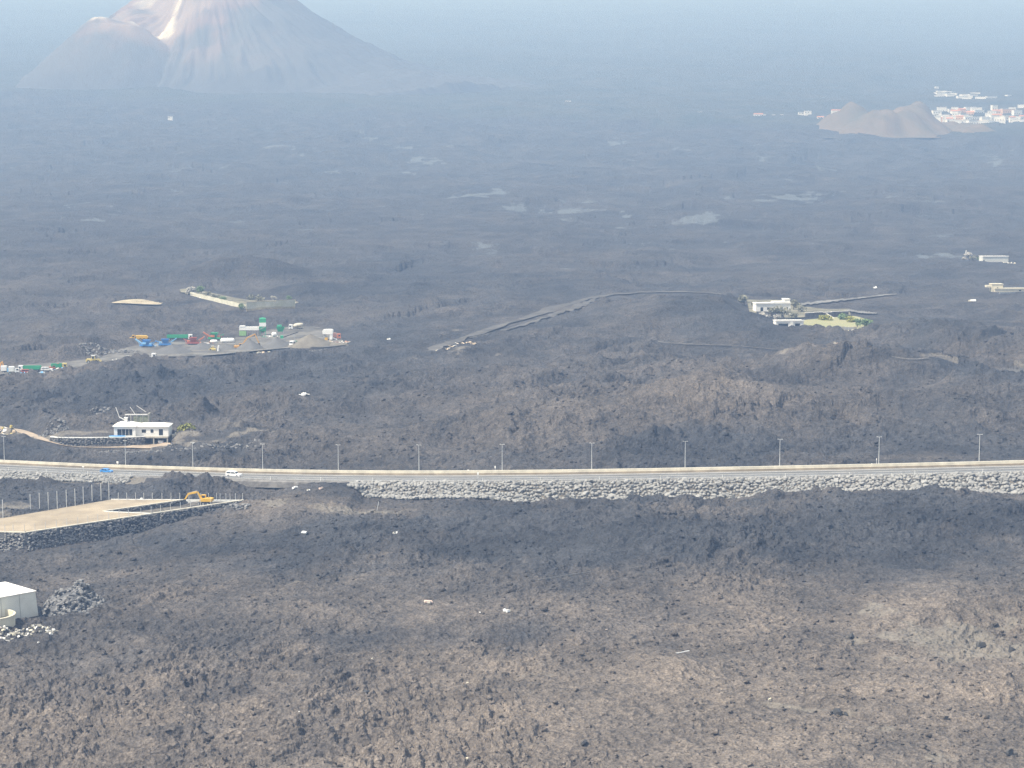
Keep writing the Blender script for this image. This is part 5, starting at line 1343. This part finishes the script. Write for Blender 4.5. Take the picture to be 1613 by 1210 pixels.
t = tag(MB().bar([tuple(G(1574, 464.5) + Vector((0, 0, .9))), tuple(G(1600, 463) + Vector((0, 0, .9))), tuple(G(1640, 461) + Vector((0, 0, .9)))], .5, .9).build('low_wall', P_grey), 'low grey wall before the half buried cream house', 'wall')
# ------------------------------------------------------------------ white store, round tank and rock heap at the near left
t = thing('storehouse', 'big white windowless storehouse beside the rock heap', 'storehouse', (WB.x, WB.y, WB.z - .3))
e1 = Vector((-1, -.98, 0)).normalized(); e2 = Vector((-1, .98, 0)).normalized(); LW = 15.0; hh = 6.0
def box_from(o_, u, v, a, b_, z0, z1, inset):
    c = o_; P = [c, c + u * a, c + u * a + v * b_, c + v * b_]; m_ = (P[0] + P[2]) / 2
    T = [p + (m_ - p).normalized() * inset for p in P]
    return [tuple(Vector((p.x, p.y, z0))) for p in P] + [tuple(Vector((p.x, p.y, z1))) for p in T]
FB = [(3, 2, 1, 0), (4, 5, 6, 7), (0, 1, 5, 4), (1, 2, 6, 5), (2, 3, 7, 6), (3, 0, 4, 7)]
M_store = mat('store_plaster', (.66, .645, .57), .85, .07, .3)
O = Vector((0, 0, 0))
MB().add(box_from(O, e1, e2, LW, LW, -2.0, hh, .8), FB).build('wall', M_store, t)
ro = O + (e1 + e2).normalized() * .7 * .9
MB().add(box_from(ro, e1, e2, LW - 1.0, LW - 1.0, hh, hh + .22, -.15), FB).build('roof', M_plas, t)
for k in (.33, .66): 
    p = O + e1 * LW * k; nn = Vector((e1.y, -e1.x, 0)) * -1
    MB().bar([tuple(p - nn * .02 + Vector((0, 0, -1))), tuple(p + nn * -.0 + (e2 * .55) + Vector((0, 0, hh)))], .10, .06).build('wall_joint', mat('joint_grey', (.40, .39, .35), .9, .1), t)
q = G(-14, 987)
t = thing('water_tank', 'round open cream water tank beside the white storehouse', 'water tank', (q.x, q.y, q.z))
ro_, ri_ = 5.6, 5.15; zt = 2.7
MB().lathe([(ro_, -1.5), (ro_, zt), (ro_ + .12, zt), (ro_ + .12, zt + .3), (ri_, zt + .3), (ri_, .9)], 40).build('tank_wall', M_cream, t)
MB().lathe([(ri_ - .01, .8), (ri_ - .01, 1.35)], 32).build('water', mat('green_water', (.20, .22, .17), .15, .1), t)
q = G(108, 966)
t = thing('boulder_heap', 'tall heap of loose grey basalt boulders beside the white storehouse', 'boulder heap', (q.x, q.y, q.z))
r = random.Random(12); k = 0
hc = []
for i in range(520):
    a = r.uniform(0, 6.28); rr = math.sqrt(r.random())
    x = math.cos(a) * rr * 7.6; y = math.sin(a) * rr * 11.0 + 6.0
    hgt = 5.0 * max(0, 1 - rr**1.5) * (1 + .25 * math.sin(x * .9) + .2 * math.cos(y * .7)) 
    hc.append((x, y, hgt))
hp = MB(); n = 28
V = [(0, 6, 4.0)] + [(math.cos(2 * math.pi * i / n) * 7.3 * f, 6 + math.sin(2 * math.pi * i / n) * 10.6 * f, 4.4 * (1 - f**1.5) - (1.0 if f == 1 else .3)) for f in (.35, .65, 1.0) for i in range(n)]
F = [(0, 1 + i, 1 + (i + 1) % n) for i in range(n)] + [(1 + kk * n + i, 1 + (kk + 1) * n + i, 1 + (kk + 1) * n + (i + 1) % n, 1 + kk * n + (i + 1) % n) for kk in range(2) for i in range(n)]
hp.add(V, F).build('heap_core', M_stone, t)
for (x, y, z) in hc[:290]:
    s = r.uniform(.7, 1.35); child('boulder', BOULB[k % 6], t, (x, y, z + .1), (r.uniform(-.6, .6), r.uniform(-.6, .6), r.uniform(0, 6)), (s * 1.25, s, s)); k += 1
tag(rocks_joined('small_boulders', [(q.x + x, q.y + y, q.z + z + .1, r.uniform(.5, .9), r.uniform(.4, .8)) for (x, y, z) in hc[290:]], M_boulb, t), kind='stuff')
# ------------------------------------------------------------------ rubble heaps of basalt near the house and the track
def basalt_heap(label, px, py, w, d, h, n, seed, size=.8):
    q = G(px, py); r = random.Random(seed)
    t = thing('stone_heap', label, 'stone heap', (q.x, q.y, q.z)); V = []
    for i in range(n):
        a = r.uniform(0, 6.28); rr = math.sqrt(r.random()); x = math.cos(a) * rr * w / 2; y = math.sin(a) * rr * d / 2
        s = size * r.uniform(.6, 1.5); z = gtop(q.x + x, q.y + y) - q.z + h * (1 - rr * rr) * r.random()
        child('boulder', BOULB[i % 6], t, (x, y, z), (r.uniform(-.6, .6), r.uniform(-.6, .6), r.uniform(0, 6)), (s * 1.3, s, s * .8))
basalt_heap('broken basalt stones heaped on the terrace above the curved wall', 84, 681, 11, 10, 1.5, 90, 1)
basalt_heap('grey basalt stones heaped behind the terrace near the roofless shed', 160, 668, 8, 10, 1.5, 60, 2)
basalt_heap('band of basalt stones along the bank under the bare slope', 215, 716, 30, 7, .4, 80, 3, .7)
basalt_heap('scattered basalt stones along the bank right of the carport', 340, 714, 34, 8, .4, 90, 4, .7)
basalt_heap('tangle of dark lava slabs above the grader track', 172, 557, 30, 22, 1.2, 110, 5, 1.2)
basalt_heap('pale stones at the front rim of the machine yard', 465, 555, 30, 6, .5, 70, 6, .9)
basalt_heap('loose stones spilled at the right end of the retaining wall', 374, 798, 9, 6, 1.0, 60, 7, .8)
# ------------------------------------------------------------------ single scraps lying in the lava
def scrap(label, px, py, w, m, seed, name='debris_slab', cat='debris', k=3, lift=.35):
    r = random.Random(seed); q = G(px, py); t = thing(name, label, cat, (q.x, q.y, gtop(q.x, q.y) + lift))
    w = w * (.75 if w < 3.5 else 1.0)
    for i in range(k):
        MB().box(0, 0, 0, w * r.uniform(.45, .9), w * r.uniform(.3, .5), w * r.uniform(.16, .36), r.uniform(0, 3), r.uniform(-.5, .2), r.uniform(-.3, .3), r.uniform(.7, 1)).build('slab' if i == 0 else 'fragment', m if i % 2 == 0 else M_conc2, t, loc=(r.uniform(-.35, .35) * w, r.uniform(-.2, .2) * w, r.uniform(-.1, .15) * w))
M_pink = mat('pinkish_plaster', (.66, .50, .42), .85, .1, .5)
scrap('angular white slab alone on the dark lava field', 797, 971, 2.2, P_white, 1)
scrap('long pinkish white slab lying flat on the lava', 677, 958, 3.0, M_pink, 2, k=2)
scrap('small white chip left of the angular white slab', 755, 973, .9, P_white, 3, k=1)
scrap('small pale chip with a rusty edge on the lava', 954, 998, 1.0, M_pink, 4, k=2)
scrap('white curved scrap on lava below the boulder slope', 624, 844, 2.2, P_white, 5)
scrap('white broken slab just below the road near the marker posts', 464, 768, 2.4, P_white, 6)
scrap('pale pink broken bricks below the road before the boulder slope', 504, 769, 2.0, M_pink, 7)
scrap('scatter of small white stones below the road shoulder', 486, 773, 1.6, P_white, 8)
scrap('flat grey sheet on the lava under the pale earth mound', 483, 846, 3.2, M_post, 9, k=1)
scrap('small white flake at the foot of the retaining wall', 74, 850, .9, P_white, 10, k=1)
scrap('upright white marker stone at the foot of the retaining wall', 31, 856, 1.0, P_white, 11, k=1)
scrap('pale stone flake in the lower brown lava near the rim of dust', 735, 1080, .9, M_cream, 12, k=1)
scrap('rusty cream fragment on the brown lava', 588, 1047, 1.3, M_pink, 13, k=2)
scrap('pale flake low in the brown lava slope', 735, 1200, 1.0, M_cream, 14, k=2)
scrap('pale flat stone on the lower brown lava ridge', 1212, 1109, 1.0, M_cream, 15, k=2)
scrap('white flake on the lava near the dark boulder', 471, 1127, .7, P_white, 16, k=1)
scrap('lone bright chip left on the dark lower lava', 62, 1013, .8, P_white, 17, k=1)
scrap('white cluster of scraps lying beside the yard exit', 612, 541, 2.4, P_white, 18)
scrap('pair of white slabs in the lava beyond the light track', 1380, 459.5, 3.6, P_white, 19)
scrap('small white scrap on lava right of the compound tracks', 1530, 473, 4.0, P_white, 20, k=2)
scrap('pale pink slab in the lava under the low white outbuilding', 1318, 548, 3.0, M_pink, 21, k=2)
scrap('white ball like stone behind the road wall by the lamp', 738, 737.5, 1.0, P_white, 22, k=1)
scrap('small white stone on the bank under the bare slope', 305, 708, .9, P_white, 23, k=1)
scrap('white plaster slab on the far kerb of the walled plot', 222, 786.5, 1.4, P_white, 24, k=2, lift=.6)
def stick(label, px, py, a, b_, m=P_white):
    q = G(px, py); t = thing('lying_pole', label, 'pole', (q.x, q.y, gtop(q.x, q.y) + .3)); MB().bar([a, b_], .16, .16).build('pole', m, t); MB().box(*a, .3, .3, .3).build('pole_end', m, t)
stick('thin white pole lying flat on the brown lava', 1072, 1032, (-1.7, -.6, .1), (1.9, .6, .5))
stick('pale stake leaning out of the lava below the boulder slope', 595, 812, (-.25, 0, -.4), (.35, 0, 2.4), M_post)
stick('long thin grey pipe lying across the dark lava', 890, 922, (-6.5, -3.5, .5), (6.5, 3.5, 1.0), mat('pipe_grey', (.16, .16, .16), .7, .1))
for i, (px, py, s_, lab) in enumerate(((579, 1099, 2.2, 'lone dark lava block on the brown lower slope'), (921, 1178, 2.0, 'dark lava block low on the brown slope near pale flakes'), (1590, 1018, 3.2, 'large dark lava block at the head of the pale dust scar'), (1545, 1012, 2.6, 'dark lava block leaning over the pale dust scar'), (1340, 1000, 2.4, 'broad dark lava block on pale rubble left of the dust scar'), (1320, 1128, 2.4, 'dark lava block at the pale dust line'), (530, 918, 2.2, 'dark lava lump beside the small yellowish dust patch'), (1590, 1190, 2.0, 'dark lava block in the corner rubble below the dust line'), (800, 1028, 1.8, 'grey lava block at the edge of the dark hollow'))):
    s_ *= .72; q = G(px, py); t = thing('lava_block', lab, 'lava block', (q.x, q.y, gtop(q.x, q.y)))
    child('block', LAVB[i % 4], t, (0, 0, s_ * .25), (.2 * i, .3, i), (s_ * 1.2, s_, s_ * .9)); child('fragment', LAVB[(i + 2) % 4], t, (s_ * .8, -.3, s_ * .08), (.5, .2 * i, i), (s_ * .5, s_ * .45, s_ * .4)); child('fragment', LAVB[(i + 3) % 4], t, (-s_ * .7, .4, s_ * .05), (.1, .4 * i, i), (s_ * .6, s_ * .4, s_ * .35))
# ------------------------------------------------------------------ scattered clinker blocks on the near lava
items = []
rr = np.random.default_rng(3)
N = 16000
yy = 330 + (rr.random(N)**1.15) * 520; kk = rr.uniform(-.285, .285, N); xx = yy * kk
dens = fbm(xx, yy, 40, 3)
zc, rg = H_smooth(xx.copy(), yy.copy())
keep = (rg > .85) & (dens + rr.uniform(-.4, .4, N) > -.1)
for x, y in zip(xx[keep], yy[keep]):
    s = float(np.clip(rr.lognormal(-.45, .42), .3, 2.3)) * (1 + (y - 330) / 1100)
    items.append((x, y, gtop(x, y) + .12 * s, s, s * .75))
clb = rocks_joined('clinker_blocks', items, lava_mat)
tag(clb, kind='stuff')
vc = np.empty(len(clb.data.vertices) * 3, np.float32); clb.data.vertices.foreach_get('co', vc); vc = vc.reshape(-1, 3)
jj = np.clip(np.searchsorted(YS, vc[:, 1]), 0, nv - 1); kk2 = np.clip(np.searchsorted(KS, vc[:, 0] / vc[:, 1]), 0, nk - 1)
for n_, a_ in (('brown', np.clip(brown, 0, 1)), ('ash', ash)):
    set_attr(clb, n_, a_[jj, kk2])
# ------------------------------------------------------------------ the cinder hill and the far town
def hill(px, py, Y, rx, ry, h, name, m, seed):
    c = at_depth(px, py, Y); n, rings = 64, 24; V = []; F = []
    for k in range(rings):
        f = k / (rings - 1) * 1.25
        for i in range(n):
            a = 2 * math.pi * i / n; w = 1 + .12 * math.sin(a * 2 + seed) + .06 * math.sin(5 * a) + .05 * math.sin(11 * a + 2 * seed) + .03 * math.sin(23 * a)
            x = c[0] + math.cos(a) * rx * f * w; y = Y + math.sin(a) * ry * f * w
            V.append((x, y, gz(c[0], Y) - 14 + (h + 24 * float(perlin(x / 80 + seed, y / 110)) + 10 * float(perlin(x / 28, y / 40 + seed))) * min(1.0, max(0, 1 - f) * 1.75) + (3 * float(perlin(x / 60, y / 60)) * (f < 1.0)) - 10 * max(0, f - 1)))
    for k in range(rings - 1):
        for i in range(n): F.append((k * n + i, k * n + (i + 1) % n, (k + 1) * n + (i + 1) % n, (k + 1) * n + i))
    tag(MB().add(V, F).build(name, m, None, smooth=True), kind='structure')
M_cind = mat('brown_cinder', (.15, .105, .07), .95, .3, .015, col2=(.08, .075, .055))
hill(1392, 203, 3640, 135, 190, 50, 'cinder_hill', M_cind, 1)
hill(1480, 203, 3660, 115, 160, 22, 'cinder_hill', M_cind, 2)
fh = random.Random(5)
M_far = mat('town_white', (.82, .80, .76), .85, .05, .1)
M_faro = mat('town_ochre', (.66, .42, .27), .85, .08, .1)
def far_house(px, py, w, h, d, label, m, roof, group='houses of the far town', rz=0.0, tower=False):
    q = G(px, py)
    t = thing('house', label, 'house', (q.x, q.y, q.z), rz, group)
    MB().b(-w / 2, 0, -6, w / 2, d, h).build('wall', m, t)
    if roof == 'gable':
        MB().add([(-w / 2 - .4, -.4, h), (w / 2 + .4, -.4, h), (w / 2 + .4, d + .4, h), (-w / 2 - .4, d + .4, h), (-w / 2 - .4, d / 2, h + d * .22), (w / 2 + .4, d / 2, h + d * .22)], [(3, 2, 1, 0), (0, 1, 5, 4), (2, 3, 4, 5), (1, 2, 5), (3, 0, 4)]).build('roof', M_tile, t)
    else:
        MB().b(-w / 2 - .3, -.3, h, w / 2 + .3, d + .3, h + .6).build('roof', M_far, t)
    for i in range(max(1, int(w / 5))):
        MB().b(-w / 2 + 1.5 + i * 5, -.06, 1.2, -w / 2 + 3.3 + i * 5, -.02, 3.0).build('window', M_glass, t)
    if tower: MB().b(-w / 2 - 6, 0, -4, -w / 2, 6, h + 9).build('tower', M_far, t)
for k in range(58):
    px = 1472 + (fh.random()) * 165; base = 184 - (px - 1480) * .02
    py = base + fh.uniform(-9, 15)
    if fh.random() < .8: far_house(px, py, fh.uniform(10, 22), fh.uniform(5, 10), fh.uniform(8, 12), 'white flat roofed house crowded into the far town', M_far, 'flat', rz=fh.uniform(-.4, .4))
    else: far_house(px, py, fh.uniform(11, 20), fh.uniform(5, 9), fh.uniform(8, 12), 'white house with terracotta roof in the far town', M_far if fh.random() < .6 else M_faro, 'gable', rz=fh.uniform(-.4, .4))
for k in range(34):
    px = fh.choice([fh.uniform(1475, 1505), fh.uniform(1512, 1555), fh.uniform(1560, 1640)]); py = 151 + (px - 1480) * .06 + fh.uniform(-3, 5)
    far_house(px, py, fh.uniform(10, 26), fh.uniform(5, 9), fh.uniform(8, 14), 'white house on the misty slope above the far town', M_far, 'flat', 'houses above the far town', fh.uniform(-.4, .4))
far_house(1546, 196, 52, 7, 14, 'very long low white hall at the lower edge of the far town', M_far, 'flat', None, .18)
far_house(1545, 189, 66, 6, 12, 'long white terrace of houses in the middle of the far town', M_far, 'flat', None, .2)
far_house(1519, 197, 6, 10, 6, 'slender white tower house at the lower edge of the far town', M_far, 'flat', None, 0)
far_house(1589, 178, 26, 8, 14, 'wide ochre hall in the far town', M_faro, 'flat', None, .12)
for px, py, w, h, lab, rf in ((1195, 184, 18, 5, 'terracotta roofed farmhouse on the slope beyond the lava', 'gable'), (1203, 184, 9, 4, 'small white house beside the terracotta roofed farmhouse', 'flat'), (1219, 184, 6, 4, 'tiny white hut between the farmhouses beyond the lava', 'flat'), (1232, 184, 5, 4, 'tiny pale hut nearer the pair of white farmhouses', 'flat'), (1262, 180, 10, 4, 'lower white farmhouse of a pair beyond the lava', 'flat'), (1273, 179, 14, 5, 'wider white farmhouse of a pair beyond the lava', 'flat'), (1293, 187, 13, 3, 'low terracotta roofed barn below the cinder hill', 'gable'), (1318, 181, 20, 9, 'tall white house with terracotta roof beside the cinder hill', 'gable'), (895, 162, 12, 4, 'lone white house on the slope right of the volcano', 'flat'), (1103, 180, 9, 4, 'lone white hut at the lava edge', 'flat'), (1476, 140, 8, 5, 'single white house high above the far town', 'flat')):
    far_house(px, py, w, h, 9, lab, M_far, rf, None, 0)
far_house(268, 187, 9, 4, 8, 'single white hut in the lava below the volcano', M_far, 'flat', None, 0)
# ------------------------------------------------------------------ haze: the air between here and the volcano
hz = MB().b(-9600, -60, -135, 9600, 15000, 1300).build('haze', None)
hm = bpy.data.materials.new('haze_air'); hm.use_nodes = True
nt = hm.node_tree; nt.nodes.clear()
out = nt.nodes.new('ShaderNodeOutputMaterial')
pv = nt.nodes.new('ShaderNodeVolumePrincipled')
pv.inputs['Color'].default_value = (*HAZE_COL, 1)
pv.inputs['Density'].default_value = HAZE_D
pv.inputs['Absorption Color'].default_value = (0.45, 0.45, 0.45, 1)
pv.inputs['Anisotropy'].default_value = 0.0
nt.links.new(pv.outputs[0], out.inputs['Volume'])
hz.data.materials.append(hm)
tag(hz, kind='stuff')
hz.display_type = 'WIRE'
